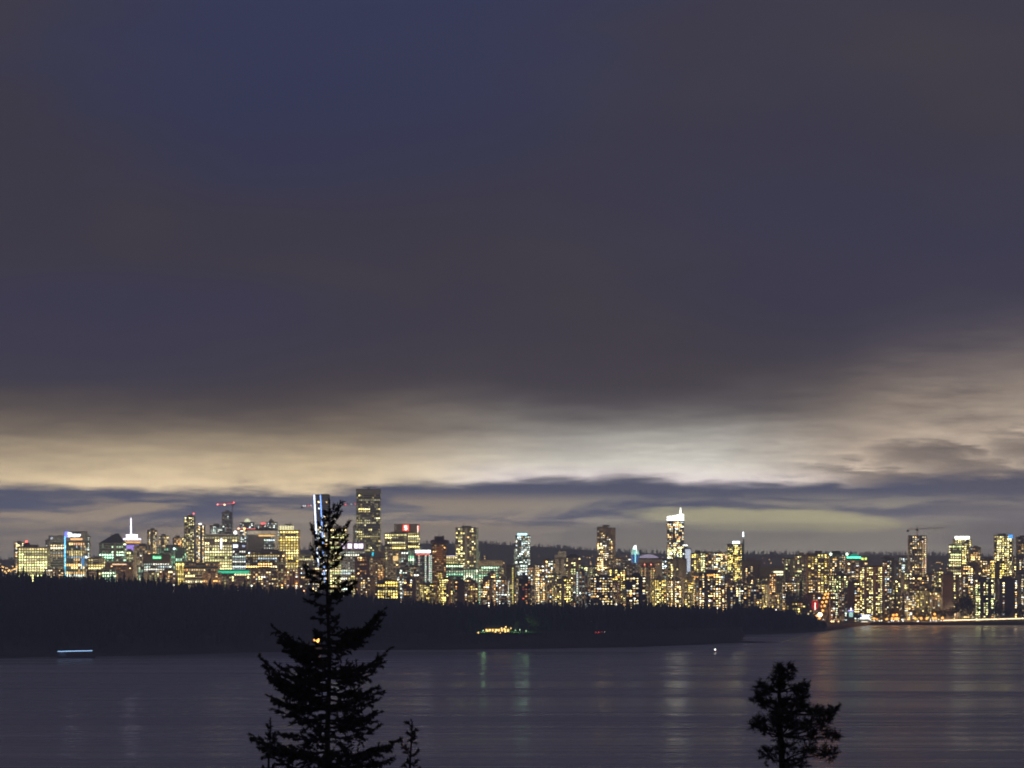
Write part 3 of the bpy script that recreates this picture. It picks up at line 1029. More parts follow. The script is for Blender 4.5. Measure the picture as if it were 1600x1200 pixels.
for i in range(3, 50):
    for k in range(7):
        if rr.random() < (.30 if i < 36 else .06):
            s0 = -.75 + k * .24
            f0 = lambda ii, s, dz_: tuple(Vector(corner(ii, -1, -1, .25)).lerp(Vector(corner(ii, 1, -1, .25)), (s + 1) / 2) + Vector((0, 0, dz_)))
            c = lamp_col(rr, 'mixed', 1.1)
            m.quad(f0(i, s0, 1.0), f0(i, s0 + .18, 1.0), f0(i, s0 + .18, 3.2), f0(i, s0, 3.2), c)
m.build('lit_windows', M_LIT, t_, kind='stuff')
b = T('office_tower', 'yellow-lit office half hidden by the fir right of the twisting tower', 516, 542, 826, 4950, 'grid', GOLD, 'brown', 0, .8, 'olive', .95, 1.2, 'office', row_parts=True)
b = T('office_block', 'dark block carrying a broken violet-white light panel on its roof edge', 533, 570, 849, 4800, 'band', SLATE, 'grey', 0, .7, 'cool', .30, 1.2, 'office', row_parts=True, pent=0, dark_top=9)
for xa, xb in ((534.8, 539), (544, 550.5), (554.2, 559.8), (561, 568)):
    fpx(b, 'light_panel', glow_mat((.88, .72, 1), 1.8), xa, xb, 849.6, 856.8, 1.1)
# tallest tower
b = T('skyscraper', 'tallest tower, dark banded glass with a window-cleaning boom on top', 557.5, 594.5, 765.5, 5000, 'band', (.26, .25, .26), 'grey', 0, .8, 'yellow', .22, 1.5, 'office', 3.5, 3.0, row_parts=True, pent=0, dark_top=6)
m = MB(); z = b['h']; m.box(-2.0, 2.0, -2, 2, z + .5, z + 3.0); m.tube((-10, 0, z + 4.2), (10.5, 0, z + 4.2), .5); m.tube((0, 0, z + 2), (0, 0, z + 4.2), .6); m.tube((10, 0, z + 4.2), (10.5, 0, z + 2.6), .3); m.build('cleaning_boom', M_DARK, b['root'])
fpx(b, 'corner_parapet', wall_mat((.26, .25, .26)), 585, 594.5, 764.6, 772, .8)
T('apartment_tower', 'sliver of a pale tower against the left side of the tallest tower', 552.5, 558.5, 823, 5100, 'slab', GREY, 'blue', 0, 1, 'cool', .5, 1.4)
T('apartment_tower', 'dark red-brown tower right of the fir with two orange windows', 555, 577, 870, 4580, 'mix', (.20, .12, .09), 'brown', 0, .7, 'orange', .10, 1.3)
T('office_tower', 'teal-lit glass stub at the foot of the tallest tower', 573, 588, 866, 4720, 'glass', SLATE, 'teal', 0, .9, 'green', .55, 1.2, 'office')
b = T('office_block', 'tan tower with orange stair lights right of the tallest tower foot', 579, 602.5, 872, 4640, 'grid', (.34, .27, .19), 'brown', 0, .8, 'warm', .12, 1.2, strips=((.63, (1, .45, .12), 1.3, .45, .8), (.82, (1, .45, .12), 1.4, .45, .85)))
fpx(b, 'blue_sign', glow_mat((.02, .55, .75), 1.2), 581.6, 584, 863, 868, .8, 1)
fpx(b, 'penthouse', wall_mat((.30, .25, .18)), 586, 602, 860, 871.8, -2, 10)
T('apartment_block', 'dark brown low block with amber floors right of the fir at tree line', 590, 622, 908, 4520, 'mix', DKBR, 'brown', 0, .6, 'gold', .5, 1.3, 'office', row_parts=True)
T('apartment_block', 'dim brown block hugging the fir right side at tree line', 556, 590, 902, 4540, 'mix', BROWN, 'brown', 0, .6, 'warm', .35, 1.5)
# ---- twin office towers with red logo
b = T('office_tower', 'stepped office tower of yellow floors left of the red logo tower', 602, 634, 834, 4900, 'band', (.17, .15, .11), 'brown', 0, .8, 'yellow', .85, 1.35, 'office', row_parts=True, pent=0)
fpx(b, 'upper_step', M_DARK, 611, 632, 831.3, 833.5, -2, 14)
b = T('office_tower', 'office tower carrying a red square logo panel with a white curl', 617, 655, 820.3, 5000, 'band', (.24, .17, .14), 'brown', 0, .8, 'yellow', .85, 1.35, 'office', row_parts=True, pent=0, dark_top=12, dark=((.30, .52),))
fpx(b, 'logo_panel', glow_mat((1, .12, .06), 1.25), 629.8, 639.4, 820, 829.6, 1.6)
u, z = uz(b, 634.6, 824.8); cx_ = (2 * u - 1) * b['hx']
m = MB(); R_ = 2.3
pts = [(cx_ + R_ * .8 * math.cos(a_), z + 1.45 + R_ * .62 * math.sin(a_)) for a_ in np.linspace(.3, math.pi * 1.45, 9)] + [(cx_ - R_ * .8 * math.cos(a_), z - 1.45 - R_ * .62 * math.sin(a_) * -1 * -1) for a_ in np.linspace(math.pi * 1.45, .3, 9)][::1]
for (xa, za), (xb, zb2) in zip(pts[:-1], pts[1:]):
    m.tube((xa, -b['hy'] - 2.0, za), (xb, -b['hy'] - 2.0, zb2), .75, seg=6)
m.build('logo_curl', glow_mat((1, .92, .85), 4), b['root'])
fpx(b, 'corner_fin', wall_mat(PALE), 617, 620, 819.8, 828.5, 1.4)
fpx(b, 'light_fin', glow_mat((1, .82, .66), 1.6), 652.6, 654.0, 821.5, 832, 1.8)
fpx(b, 'light_fin', glow_mat((1, .10, .08), .9), 654.1, 655.6, 820.5, 829, 1.8, -.6)
b = T('apartment_tower', 'pale concrete tower with open square roof frame below the yellow office', 606, 627, 861, 4700, 'grid', (.50, .46, .38), 'grey', 0, .7, 'warm', .22, 1.3, pent=0)
fr = wall_mat((.55, .52, .46))
for xa, xb, ya, yb in ((606, 626, 859.8, 861), (606, 607.2, 861, 886), (613, 614, 861, 867), (624.5, 626, 861, 886), (606, 626, 885, 886.4)):
    fpx(b, 'roof_frame', fr, xa, xb, ya, yb, 1.6, -.6)
fpx(b, 'lit_lounge', glow_mat((1, .66, .26), .9), 614.6, 622.4, 869, 876, .9)
T('office_tower', 'cream banded tower squeezed below the red logo tower', 627, 638, 862, 4690, 'band', (.52, .50, .40), 'grey', 0, .9, 'cool', .4, 1.2, 'office')
T('office_tower', 'teal glass base with green-white floors left of the white-topped slab', 636.5, 651, 860, 4800, 'glass', SLATE, 'teal', 0, .9, 'green', .7, 1.3, 'office', row_parts=True)
T('apartment_tower', 'beige tower with thin ribs left of the white-topped slab foot', 637, 655, 886, 4580, 'fins', (.44, .38, .29), 'brown', 0, .8, 'warm', .10, 1.0, bay=3.8)
T('apartment_tower', 'pale tower of bright white floors below the cream banded tower', 620, 637, 890, 4570, 'slab', PALE, 'grey', 0, .8, 'cool', .55, 1.5)
T('apartment_block', 'small brown block with a rounded roof at the tree line', 631, 649, 905, 4500, 'mix', (.30, .20, .15), 'brown', 0, .8, 'warm', .4, 1.3, pent=2)
b = T('hotel', 'slab hotel with glaring white roof sign and strings of window lights', 649, 675, 863.5, 4700, 'grid', (.30, .30, .31), 'grey', 0, .7, 'cool', .02, 1, pent=0,
      strips=((.235, (1, .96, .72), 1.3, .02, .97), (.625, (.92, 1, .82), 1.9, .02, .97), (.86, (.95, 1, .9), 2.0, .02, .97), (.96, (.80, 1, .85), 1.6, .02, .97)))
fpx(b, 'roof_sign', glow_mat((1, 1, .94), 5), 649, 673, 859.6, 863.6, .9, 1.5)
fpx(b, 'red_band', glow_mat((1, .20, .15), .75), 650, 671.5, 864.6, 867.2, 1.0)
for px in (652, 659, 664, 671):
    mast(b, 'flagpole', px, 853, 860, M_STEEL, .16)
# ---- landmark slab with its round top
b = T('landmark_tower', 'bronze tower topped by a dark round restaurant drum', 675.5, 697, 848, 4650, 'grid', (.42, .28, .11), 'brown', 0, .9, 'orange', .14, 1.0, fh=2.9, bay=3.3, roof=False, pent=0,
      strips=((.47, (1, .78, .16), 1.7, .08, .58), (.66, (1, .80, .18), 1.8, .10, .56)))
m = MB(); z = b['h']; m.lathe([(11.0, z - 2.5), (12.6, z - 1.2), (12.8, z + 1.6), (12.0, z + 3.6), (10, z + 4.2)], 28); m.build('restaurant_drum', principled('drum_cladding', (.07, .04, .03), .6), b['root'])
m = MB(); m.lathe([(7.2, z + 4.2), (7.4, z + 8.4), (6.8, z + 9.6)], 20); m.box(5.2, 6.6, -1, 1, z + 8, z + 10.6); m.build('plant_drum', M_BROWN, b['root'])
mast(b, 'antenna', 685, 828, 839, M_STEEL, .18)
m = MB()
for i in range(7):
    m.box(-5.4, 5.4, -b['hy'] - .8, -b['hy'] - .55, z - 7 - i * 2.9 - .6, z - 7 - i * 2.9)
m.build('lit_balcony', glow_mat((1, .28, .06), .30), b['root'])
b = T('office_block', 'low block with violet-white roof lights and yellow floors left of the wide residential tower', 697, 714, 869, 4800, 'band', BEIGE, 'brown', 0, .8, 'yellow', .9, 1.1, 'office', row_parts=True, pent=0)
fpx(b, 'roof_lights', glow_mat((.72, .66, 1), 2.2), 697.5, 713, 867.6, 869.2, .4, .6)
b = T('apartment_tower', 'wide beige residential tower with a pale green edge wall', 712.5, 744, 825.5, 4950, 'slab', (.46, .42, .36), 'grey', 0, .8, 'yellow', .42, 1.6, dark=((.44, .50),))
m = MB(); m.box(b['hx'] + .3, b['hx'] + 3.6, -b['hy'] - .6, b['hy'], 0, b['h'] + 1.2); m.box(b['hx'] + 3.65, b['hx'] + 6.0, -b['hy'] + 1, b['hy'] - 2, 0, b['h'] * .70); m.build('end_wall', wall_mat((.52, .66, .58)), b['root'])
b = T('office_block', 'white-framed low block with teal-lit floors under the wide residential tower', 697, 724, 882.5, 4720, 'band', (.55, .55, .50), 'teal', 0, .7, 'green', .75, 1.15, 'office', row_parts=True, pent=0)
T('office_block', 'glassy low block of mint-green floors right of the white-framed one', 724, 747, 890, 4700, 'glass', PALE, 'teal', 0, .7, 'green', .9, 1.2, 'office', row_parts=True, pent=0)
b = T('office_tower', 'square block of green-white floors with a dark top storey', 748, 785.5, 876.5, 4800, 'band', (.30, .26, .20), 'teal', 0, .7, 'green', .9, 1.25, 'office', row_parts=True, pent=0, dark_top=7)
T('office_tower', 'small cream tower on the right flank of the green-lit block', 780, 791, 887, 4700, 'fins', (.60, .56, .45), 'brown', 0, .9, 'yellow', .5, 1.1, pent=0)
b = T('apartment_tower', 'plain tan tower with one yellow stair strip', 790, 805.5, 883, 4640, 'fins', (.42, .35, .23), 'brown', 0, .8, 'yellow', .0, 1, bay=14, pent=0, strips=((.72, (1, .86, .24), 1.6, .18, .95),))
b = T('apartment_tower', 'slim glass tower with an aqua-lit crown', 805.5, 828.5, 838, 4900, 'glass', (.45, .55, .52), 'teal', -18, .9, 'cool', .55, 1.5, fh=3.1, bay=2.9, pent=0)
m = MB(); z = b['h']; m.box(-b['hx'] * .75, b['hx'] * .55, -b['hy'] * .7, b['hy'] * .7, z + .6, z + 4.6); m.build('crown', glow_mat((.50, .92, 1), 1.9), b['root'])
m = MB(); m.box(-b['hx'] - 3.4, -b['hx'] - .3, -b['hy'] * .8, b['hy'] * .6, 0, z - 18); m.build('side_wing', wall_mat((.42, .52, .50)), b['root'])
b = T('office_block', 'narrow dark office with a ladder of bright cool floors', 813, 824, 882, 4620, 'band', (.14, .14, .15), 'teal', 0, 1, 'cool', .95, 1.7, 'office', row_parts=True, pent=0)
T('apartment_block', 'brown block wrapping the ladder-lit office', 822, 836, 887, 4640, 'mix', BROWN, 'brown', 0, 1, 'mixed', .5, 1.4)
T('apartment_block', 'almost black square block at the tree line with a single lit floor', 811, 829, 905, 4470, 'mix', (.05, .05, .06), 'blue', 0, .8, 'red', .07, 1.2)
T('apartment_tower', 'rosy block with bright top floor right of the aqua-crowned tower', 836, 850, 883, 4660, 'slab', PINK, 'brown', 0, .9, 'warm', .7, 1.5, pent=0)
T('apartment_tower', 'mixed brick tower with teal and gold windows left of the white stepped one', 848, 864, 876, 4720, 'slab', (.36, .26, .22), 'teal', 0, .9, 'mixed', .6, 1.5)
b = T('apartment_tower', 'white stepped apartment tower with dark loggias', 864, 885, 873.5, 4700, 'mix', (.74, .71, .64), 'grey', 0, .8, 'warm', .22, 1.3, fh=3.3, bay=3.6, pent=0)
for xa, xb, ya, yb in ((866.5, 885, 866.5, 873.2), (872, 885, 861.5, 866.4)):
    fpx(b, 'upper_step', wall_mat((.74, .71, .64)), xa, xb, ya, yb, -1.5, 14)
b = T('apartment_tower', 'dark brown block under a green hipped roof', 884, 907, 871.5, 4640, 'mix', (.20, .15, .11), 'brown', 0, .8, 'olive', .35, 1.3, roof=False, pent=0)
m = MB(); hx, hy, h = b['hx'], b['hy'], b['h']; m.v += [(-hx, -hy, h + .1), (hx, -hy, h + .1), (hx, hy, h + .1), (-hx, hy, h + .1), (-hx * .35, 0, h + 5.5), (hx * .35, 0, h + 5.5)]
m.f += [(0, 1, 5, 4), (1, 2, 5), (2, 3, 4, 5), (3, 0, 4), (0, 3, 2, 1)]; m.build('hipped_roof', principled('copper_roof', (.05, .075, .045), .7), b['root'])
T('apartment_tower', 'pale block with mint windows between the green roof and the dark brown tower', 907, 933, 886, 4720, 'slab', PALE, 'teal', 0, .7, 'olive', .65, 1.5)
T('apartment_tower', 'bare grey ribbed block with a bright white left edge', 900, 918, 893, 4520, 'fins', (.38, .38, .36), 'grey', 0, .8, 'cool', .03, 1, bay=4, strips=((.10, (.95, 1, .85), 2.0, .45, .98),))
# ---- middle
b = T('skyscraper', 'dark brown gridded tower with a sloping cap left of the aqua beacon', 933, 961.5, 826, 4850, 'grid', (.20, .16, .13), 'brown', -14, .8, 'warm', .22, 1.6, fh=3.0, bay=3.0, pent=0, dark_top=2)
m = MB(); hx, hy, h = b['hx'], b['hy'], b['h']
m.box(-hx, hx * .1, -hy, hy, h + 1.5, h + 3.0); m.v += []; m.box(-hx * .35, hx * .35, -hy * .6, hy * .6, h + 3.05, h + 5.6); m.build('cap', wall_mat((.24, .19, .15)), b['root'])
m = MB()
rr = random.Random(9)
for i in range(14):
    for k in range(4):
        if rr.random() < .6 and i not in (3, 6, 7):
            pane(m, 0, hx, hy, -hx + .6 + k * 2.2, -hx + 2.4 + k * 2.2, h - 24 - i * 3.0, h - 22.2 - i * 3.0, lamp_col(rr, 'warm', 1.7), off=.6)
m.build('lit_bay', M_LIT, b['root'], kind='stuff')
T('apartment_tower', 'cream tower of yellow-lit floors at the foot of the dark brown gridded tower', 952, 977, 890, 4600, 'slab', (.46, .40, .28), 'brown', 0, .7, 'gold', .62, 1.4)
T('apartment_block', 'dark block of long broken window bands at the tree line', 923, 957, 902, 4480, 'band', (.16, .13, .11), 'brown', 0, .6, 'warm', .42, 1.6, fh=3.4, bay=4.0)
b = T('clinic_tower', 'small tower with aqua-white sculpted crown over blue-lit floors', 986, 999, 866.5, 4920, 'band', (.30, .35, .45), 'blue', 0, .9, 'cool', .0, 1, pent=0, roof=False)
bl = glow_mat((.05, .20, .62), .45)
for i in range(6):
    fpx(b, 'light_band', bl, 986, 998.6, 867.5 + i * 2.1, 868.9 + i * 2.1, .9)
fpx(b, 'light_line', glow_mat((.35, .95, .95), 1.3), 991.8, 993, 862, 879, 1.6)
m = MB(); z = b['h']; m.v += [(-6, -5, z), (6, -5, z), (6, 5, z), (-6, 5, z), (-5.4, -4, z + 8), (5.6, -4, z + 4), (5.6, 4, z + 4), (-5.4, 4, z + 8), (-1.5, 0, z + 11)]
m.f += [(0, 1, 5, 4), (1, 2, 6, 5), (2, 3, 7, 6), (3, 0, 4, 7), (4, 5, 8), (5, 6, 8), (6, 7, 8), (7, 4, 8)]; m.build('crown', glow_mat((.45, .85, .72), .55), b['root'])
m = MB(); m.tube((-.6, -2, z + 8), (-.6, -2, z + 14.5), .8, .4); m.tube((2.5, -4.2, z + 2), (1.0, -1.5, z + 14), .5); m.tube((-4.5, -4.2, z + 1), (-2.0, -1.5, z + 13), .5); m.build('crown_fin', glow_mat((.9, 1, .95), 2.6), b['root'])
T('office_block', 'dull plum block in front of the blue-lit floors', 975, 992, 882, 4750, 'band', (.22, .18, .20), 'grey', 0, .8, 'warm', .10, 1.2)
T('apartment_tower', 'grey pair of slab ends with three pale roof lamps left of the aqua beacon', 962, 985, 873, 4980, 'slab', (.40, .38, .38), 'grey', 0, .7, 'warm', .35, 1.5)
# stadium dome
Y = 5300.0
t_ = thing('stadium', (px_x(1013, Y), Y, 20), 'low domed stadium roof glowing faint lavender behind the hotel slab', 'stadium')
m = MB(); zt = px_z(866, Y) - 20; zb_ = px_z(877, Y) - 20
m.lathe([(21, zb_ - 6), (21, zb_), (19.5, zb_ + 4), (15, zb_ + 7.8), (8, zt - 1), (1, zt)], 36); m.build('dome_roof', glow_mat((.42, .36, .50), .55), t_)
m = MB(); m.lathe([(22.5, 0), (22.5, zb_ - 6)], 36); m.build('wall', wall_mat(PALE), t_)
b = T('hotel', 'portal-shaped hotel slab with pale end walls and gold window strings', 998, 1034, 873.5, 4600, 'grid', (.30, .25, .21), 'brown', 0, .5, 'red', .02, 1, fh=3.0, bay=3.2, pent=0,
      strips=((.12, (1, .72, .30), 1.0, .3, .86), (.27, (1, .72, .30), 1.0, .3, .86), (.53, (1, .75, .30), 1.2, .05, .80), (.63, (1, .66, .26), 1.0, .3, .86), (.68, (1, .80, .22), 1.8, .05, .52)))
pw_ = wall_mat((.58, .54, .45))
fpx(b, 'end_wall', pw_, 1023.5, 1034.2, 882, 942, 2.0)
fpx(b, 'end_wall', pw_, 998, 1000.4, 882, 942, 2.0)
fpx(b, 'top_band', wall_mat((.40, .36, .31)), 998, 1034.2, 874, 879.4, 2.0)
fpx(b, 'maroon_band', principled('maroon_panel', (.12, .03, .025), .6), 1003, 1021, 879.5, 884.2, 1.2)
for px in (1006, 1016):
    fpx(b, 'roof_lamp', glow_mat((1, .30, .18), 2.2), px, px + 1.6, 881, 883, 1.8, -1.2)
T('apartment_block', 'black front block with large separate warm windows at the tree line', 978, 1008, 902, 4440, 'mix', (.07, .06, .055), 'brown', 0, .6, 'warm', .50, 2.0, fh=3.4, bay=4.6, pent=2)
b = T('skyscraper', 'curved dark glass tower with blazing white slanted crown and spire', 1042.5, 1068, 815, 4950, 'glass', (.12, .14, .18), 'blue', 0, .7, 'mixed', .36, 1.6, fh=3.2, bay=2.8, pent=0)
m = MB(); hx, hy, h = b['hx'], b['hy'], b['h']; za, zb2 = px_z(807, 4950) - b['zb'], px_z(803, 4950) - b['zb']
m.v += [(-hx, -hy, h + .6), (hx, -hy, h + .6), (hx, hy, h + .6), (-hx, hy, h + .6), (-hx, -hy, za), (hx, -hy, zb2), (hx, hy, zb2), (-hx, hy, za)]
m.f += [(0, 1, 5, 4), (1, 2, 6, 5), (2, 3, 7, 6), (3, 0, 4, 7), (4, 5, 6, 7), (3, 2, 1, 0)]; m.build('crown', glow_mat((.95, 1, .86), 3.4), b['root'])
mast(b, 'spire', 1063.3, 793.5, 804, glow_mat((.92, 1, .82), 4.5), 1.5, .6)
mast(b, 'spire_tip', 1063.3, 786, 793.5, M_STEEL, .3, .1)
m = MB()
rr = random.Random(21)
for i in range(11):
    for k in range(8):
        if rr.random() < .8 and k != 4:
            pane(m, 0, hx, hy, -hx + .5 + k * 3.1, -hx + 2.9 + k * 3.1, h - 42 - i * 3.3, h - 40.4 - i * 3.3, lamp_col(rr, 'olive', 1.7), off=.5)
m.build('lit_bay', M_LIT, b['root'], kind='stuff')
T('apartment_tower', 'densely lit slab in front of the curved white-crowned tower', 1043, 1072, 874, 4640, 'slab', (.34, .32, .28), 'grey', 0, .7, 'yellow', .55, 1.7)
T('apartment_tower', 'narrow grey tower with cool white windows left of the dense slab', 1033.5, 1045, 876, 4680, 'slab', (.26, .25, .27), 'teal', 0, .9, 'cool', .6, 1.7)
b = T('apartment_tower', 'tower with a blank white-lit side wall right of the curved tower', 1066, 1079, 857.5, 4800, 'slab', GREY, 'blue', 0, .8, 'cool', .3, 1.4, pent=0)
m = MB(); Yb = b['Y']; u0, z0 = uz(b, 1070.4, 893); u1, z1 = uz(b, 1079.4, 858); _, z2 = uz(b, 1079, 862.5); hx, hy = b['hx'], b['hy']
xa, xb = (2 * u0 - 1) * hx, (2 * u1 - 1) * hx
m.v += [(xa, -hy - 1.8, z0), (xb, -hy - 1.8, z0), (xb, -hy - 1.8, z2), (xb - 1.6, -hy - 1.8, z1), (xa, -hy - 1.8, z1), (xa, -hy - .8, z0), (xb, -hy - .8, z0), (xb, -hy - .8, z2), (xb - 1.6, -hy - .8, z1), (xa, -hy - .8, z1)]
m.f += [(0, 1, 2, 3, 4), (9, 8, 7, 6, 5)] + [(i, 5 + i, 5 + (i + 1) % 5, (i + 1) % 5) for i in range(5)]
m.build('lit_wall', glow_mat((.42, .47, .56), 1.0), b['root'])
fpx(b, 'roof_lamp', glow_mat((.95, 1, .9), 2.4), 1067, 1074, 851.2, 853, -3, 5)
mq = MB(); _, zr = uz(b, 1070, 853); mq.box(-hx * .6, hx * .2, -hy * .5, hy * .5, b['h'], zr); mq.build('penthouse', wall_mat(PALE), b['root'])
b = T('apartment_tower', 'tan tower with a black roof box right of the white-lit wall', 1080, 1095, 865.5, 4780, 'fins', (.36, .28, .17), 'brown', 0, .8, 'gold', .22, 1.4, bay=4, pent=0)
fpx(b, 'roof_box', M_DARK, 1086, 1094, 859.8, 865.3, -3, 9)
T('apartment_tower', 'narrow tower with a bright ladder of windows beside the black roof box', 1094.5, 1101.5, 864.5, 4760, 'slab', OLIVE, 'grey', 0, 1, 'olive', .9, 1.6, pent=0)
T('apartment_tower', 'plain lavender-grey tower with few lights right of the bright ladder', 1101, 1111.5, 863.5, 4840, 'fins', (.44, .38, .40), 'grey', 0, .8, 'warm', .08, 1.2, bay=5, pent=0)
T('apartment_tower', 'green-grey tower with scattered cool lamps left of the spired tower', 1111, 1136, 865, 4900, 'slab', (.28, .30, .28), 'teal', 0, .7, 'mixed', .42, 1.7)
b = T('skyscraper', 'dark teal tower with white crown lamp, tilted fin and lit spire', 1136.5, 1158.5, 851, 4850, 'glass', (.16, .20, .22), 'teal', 0, .8, 'gold', .46, 1.6, fh=3.0, bay=2.6, pent=0)
fpx(b, 'crown', glow_mat((.80, .97, 1), 3.4), 1144.5, 1155.5, 845.6, 850.2, -2, 9)
m = MB(); u, z = uz(b, 1161.5, 842.5); xq = (2 * u - 1) * b['hx']; hx, hy, h = b['hx'], b['hy'], b['h']
m.v += [(hx + .4, -hy * .6, 0), (hx + 3.8, -hy * .6, 0), (hx + 3.8, -hy * .6, z), (hx + .4, -hy * .6, h - 1), (hx + .4, hy * .6, 0), (hx + 3.8, hy * .6, 0), (hx + 3.8, hy * .6, z), (hx + .4, hy * .6, h - 1)]
m.f += [(0, 1, 2, 3), (7, 6, 5, 4), (1, 5, 6, 2), (2, 6, 7, 3), (4, 0, 3, 7)]; m.build('tilted_fin', M_GLASS['teal'], b['root'])
mast(b, 'spire', 1161.3, 831, 838.5, glow_mat((.80, .92, 1), 4), 1.05, .9)
mast(b, 'spire_stem', 1161.3, 838.5, 845, M_STEEL, .4)
b = T('apartment_block', 'wide front block of warm windows with an orange-lit roof edge', 1092, 1126, 896, 4480, 'mix', (.20, .16, .13), 'brown', 0, .6, 'warm', .55, 1.7, fh=3.3, bay=4.0)
fpx(b, 'roof_edge_lights', glow_mat((1, .48, .10), 1.1), 1104, 1117, 897.4, 900, 1.2)
T('apartment_tower', 'brown tower with bunches of orange windows right of the tilted fin', 1160, 1187.5, 877.5, 4760, 'slab', (.26, .19, .15), 'brown', 0, .7, 'warm', .55, 1.7, dark_top=5)
b = T('office_block', 'dark office block with two long lime-white window bands near the top', 1187, 1228, 886.5, 4740, 'band', (.14, .12, .09), 'brown', 0, .6, 'olive', .32, 1.3, 'office', row_parts=True, pent=0, dark_top=12)
for ya, yb in ((892.4, 894.8), (896.6, 898.6)):
    fpx(b, 'window_row', glow_mat((1, .98, .58), 1.6), 1205, 1222.3, ya, yb, 1.0)
T('apartment_tower', 'front tower with a glowing white stair ladder right of the orange roof edge', 1136, 1166, 918, 4420, 'slab', BEIGE, 'grey', 0, .6, 'warm', .35, 1.3, strips=((.63, (.95, 1, .75), 1.9, .25, .98),), pent=0)
T('apartment_block', 'beige ribbed block under the office with lime bands', 1168, 1190, 921, 4420, 'fins', (.44, .36, .26), 'brown', 0, .7, 'warm', .12, 1.3, bay=3.6, pent=1)
T('apartment_tower', 'olive-grey tower, left of a stepped pair near the orange street', 1226.5, 1242.5, 873.5, 4700, 'slab', (.40, .39, .31), 'grey', 0, .8, 'olive', .32, 1.3, pent=0)
T('apartment_tower', 'olive-grey tower with pale balcony grid, right of the stepped pair', 1242, 1258.5, 868.5, 4680, 'grid', (.46, .44, .37), 'grey', 0, .8, 'olive', .12, 1.2, fh=3.0, bay=3.0, pent=1)
b = T('apartment_tower', 'red-brown tower with dark vertical stripes and a square roof box', 1261, 1296.5, 866, 4790, 'fins', (.20, .12, .09), 'brown', 0, .7, 'gold', .32, 1.5, bay=4.6, pent=0)
fpx(b, 'roof_box', M_BROWN, 1273, 1283.5, 860.8, 865.6, -3, 10)
b = T('apartment_tower', 'grey tower with two starry green-white floodlights on its roof corners', 1296, 1321, 866, 4750, 'slab', (.28, .28, .25), 'grey', 0, .7, 'warm', .34, 1.6, pent=0)
fpx(b, 'roof_box', M_DARK, 1299.5, 1312.5, 860.8, 865.6, -3, 9)
for px in (1297, 1322.5):
    ball(b, 'floodlight', px, 865.8, 1.9, glow_mat((.78, 1, .72), 7), -b['hy'] - 1.5)
b = T('apartment_tower', 'pinkish ribbed tower ringed by a green light band under a green dome', 1322, 1355, 872.5, 4730, 'fins', (.48, .37, .31), 'brown', 0, .7, 'warm', .20, 1.5, bay=6.0, pent=0)
fpx(b, 'light_band', glow_mat((.10, 1, .55), 2.2), 1322, 1344, 869.8, 872.3, 1.2, 3)
m = MB(); u, z = uz(b, 1335, 869.5); m.lathe([(6.6, z), (6.2, z + 2), (4.2, z + 3.6), (.8, z + 4.2)], 16, ((2 * u - 1) * b['hx'], 0)); m.build('dome', glow_mat((.02, .42, .26), .5), b['root'])
for px in (1346.2, 1351.4):
    fpx(b, 'lit_bay', glow_mat((.78, 1, .20), 1.3), px - 1.6, px + 1.6, 871.4, 874.8, 1.2)
b = T('apartment_tower', 'big pink-beige slab dotted with yellow windows under a dark roof strip', 1342.5, 1381, 886, 4490, 'mix', (.46, .34, .27), 'brown', 0, .5, 'yellow', .46, 1.7, fh=2.9, bay=3.1, pent=0)
fpx(b, 'roof_strip', M_DARK, 1343.5, 1378, 883.6, 885.4, .6, 12)
b = T('apartment_tower', 'dark rounded tower with broad layered floors left of the big slab', 1297, 1325, 900, 4520, 'slab', (.13, .12, .10), 'brown', 22, 1, 'olive', .42, 1.5, fh=3.2, pent=2)
b = T('apartment_tower', 'orange-lit twin-winged tower with a dark centre beside the street', 1297, 1318, 925.5, 4445, 'mix', (.62, .40, .22), 'brown', 0, .7, 'warm', .30, 1.5, fh=2.9, bay=3.0, pent=0, dark=())
fpx(b, 'recess', principled('recess_cladding', (.04, .04, .04), .7), 1303.6, 1309.4, 926, 963, .75)
for i in range(11):
    if i not in (3, 6):
        fpx(b, 'window', glow_mat((.95, .95, .62), 1.3), 1304.6 + (i % 3) * .5, 1307.4 + (i % 2) * .6, 927.4 + i * 3.2, 929 + i * 3.2, 1.0, -.8)
T('apartment_block', 'narrow dark tower between the twin-winged tower and the big slab', 1325, 1343, 911, 4470, 'mix', (.09, .07, .055), 'brown', 0, .7, 'mixed', .38, 1.6)
T('apartment_tower', 'grey-green block with angled bright windows behind the twin wings', 1316, 1331, 922, 4500, 'slab', (.24, .25, .22), 'teal', 20, .8, 'cool', .6, 1.5)
b = T('cinema_block', 'brown corner block with a red vertical neon bar', 1257, 1281, 929, 4470, 'mix', (.22, .15, .11), 'brown', 0, .8, 'warm', .18, 1.3, pent=0)
fpx(b, 'neon_bar', glow_mat((1, .30, .24), 5), 1271.8, 1273.2, 941.5, 952.5, 2.6, -2.0)
fpx(b, 'sign_board', glow_mat((.55, .02, .02), .55), 1267.5, 1277, 938.5, 951, 1.9)
T('apartment_tower', 'dim brown tower behind the red neon corner', 1262, 1281, 906, 4560, 'mix', (.26, .18, .13), 'brown', 0, .8, 'warm', .40, 1.4)
T('apartment_block', 'plain tan corner house at the foot of the red neon corner', 1253, 1268, 953, 4400, 'mix', (.46, .33, .22), 'brown', 0, .8, 'warm', .0, 1, pent=0)
T('apartment_block', 'low row with gold lights in the trees left of the neon corner', 1228, 1258, 942, 4420, 'mix', (.30, .24, .14), 'brown', 0, .5, 'gold', .5, 1.4, pent=0)
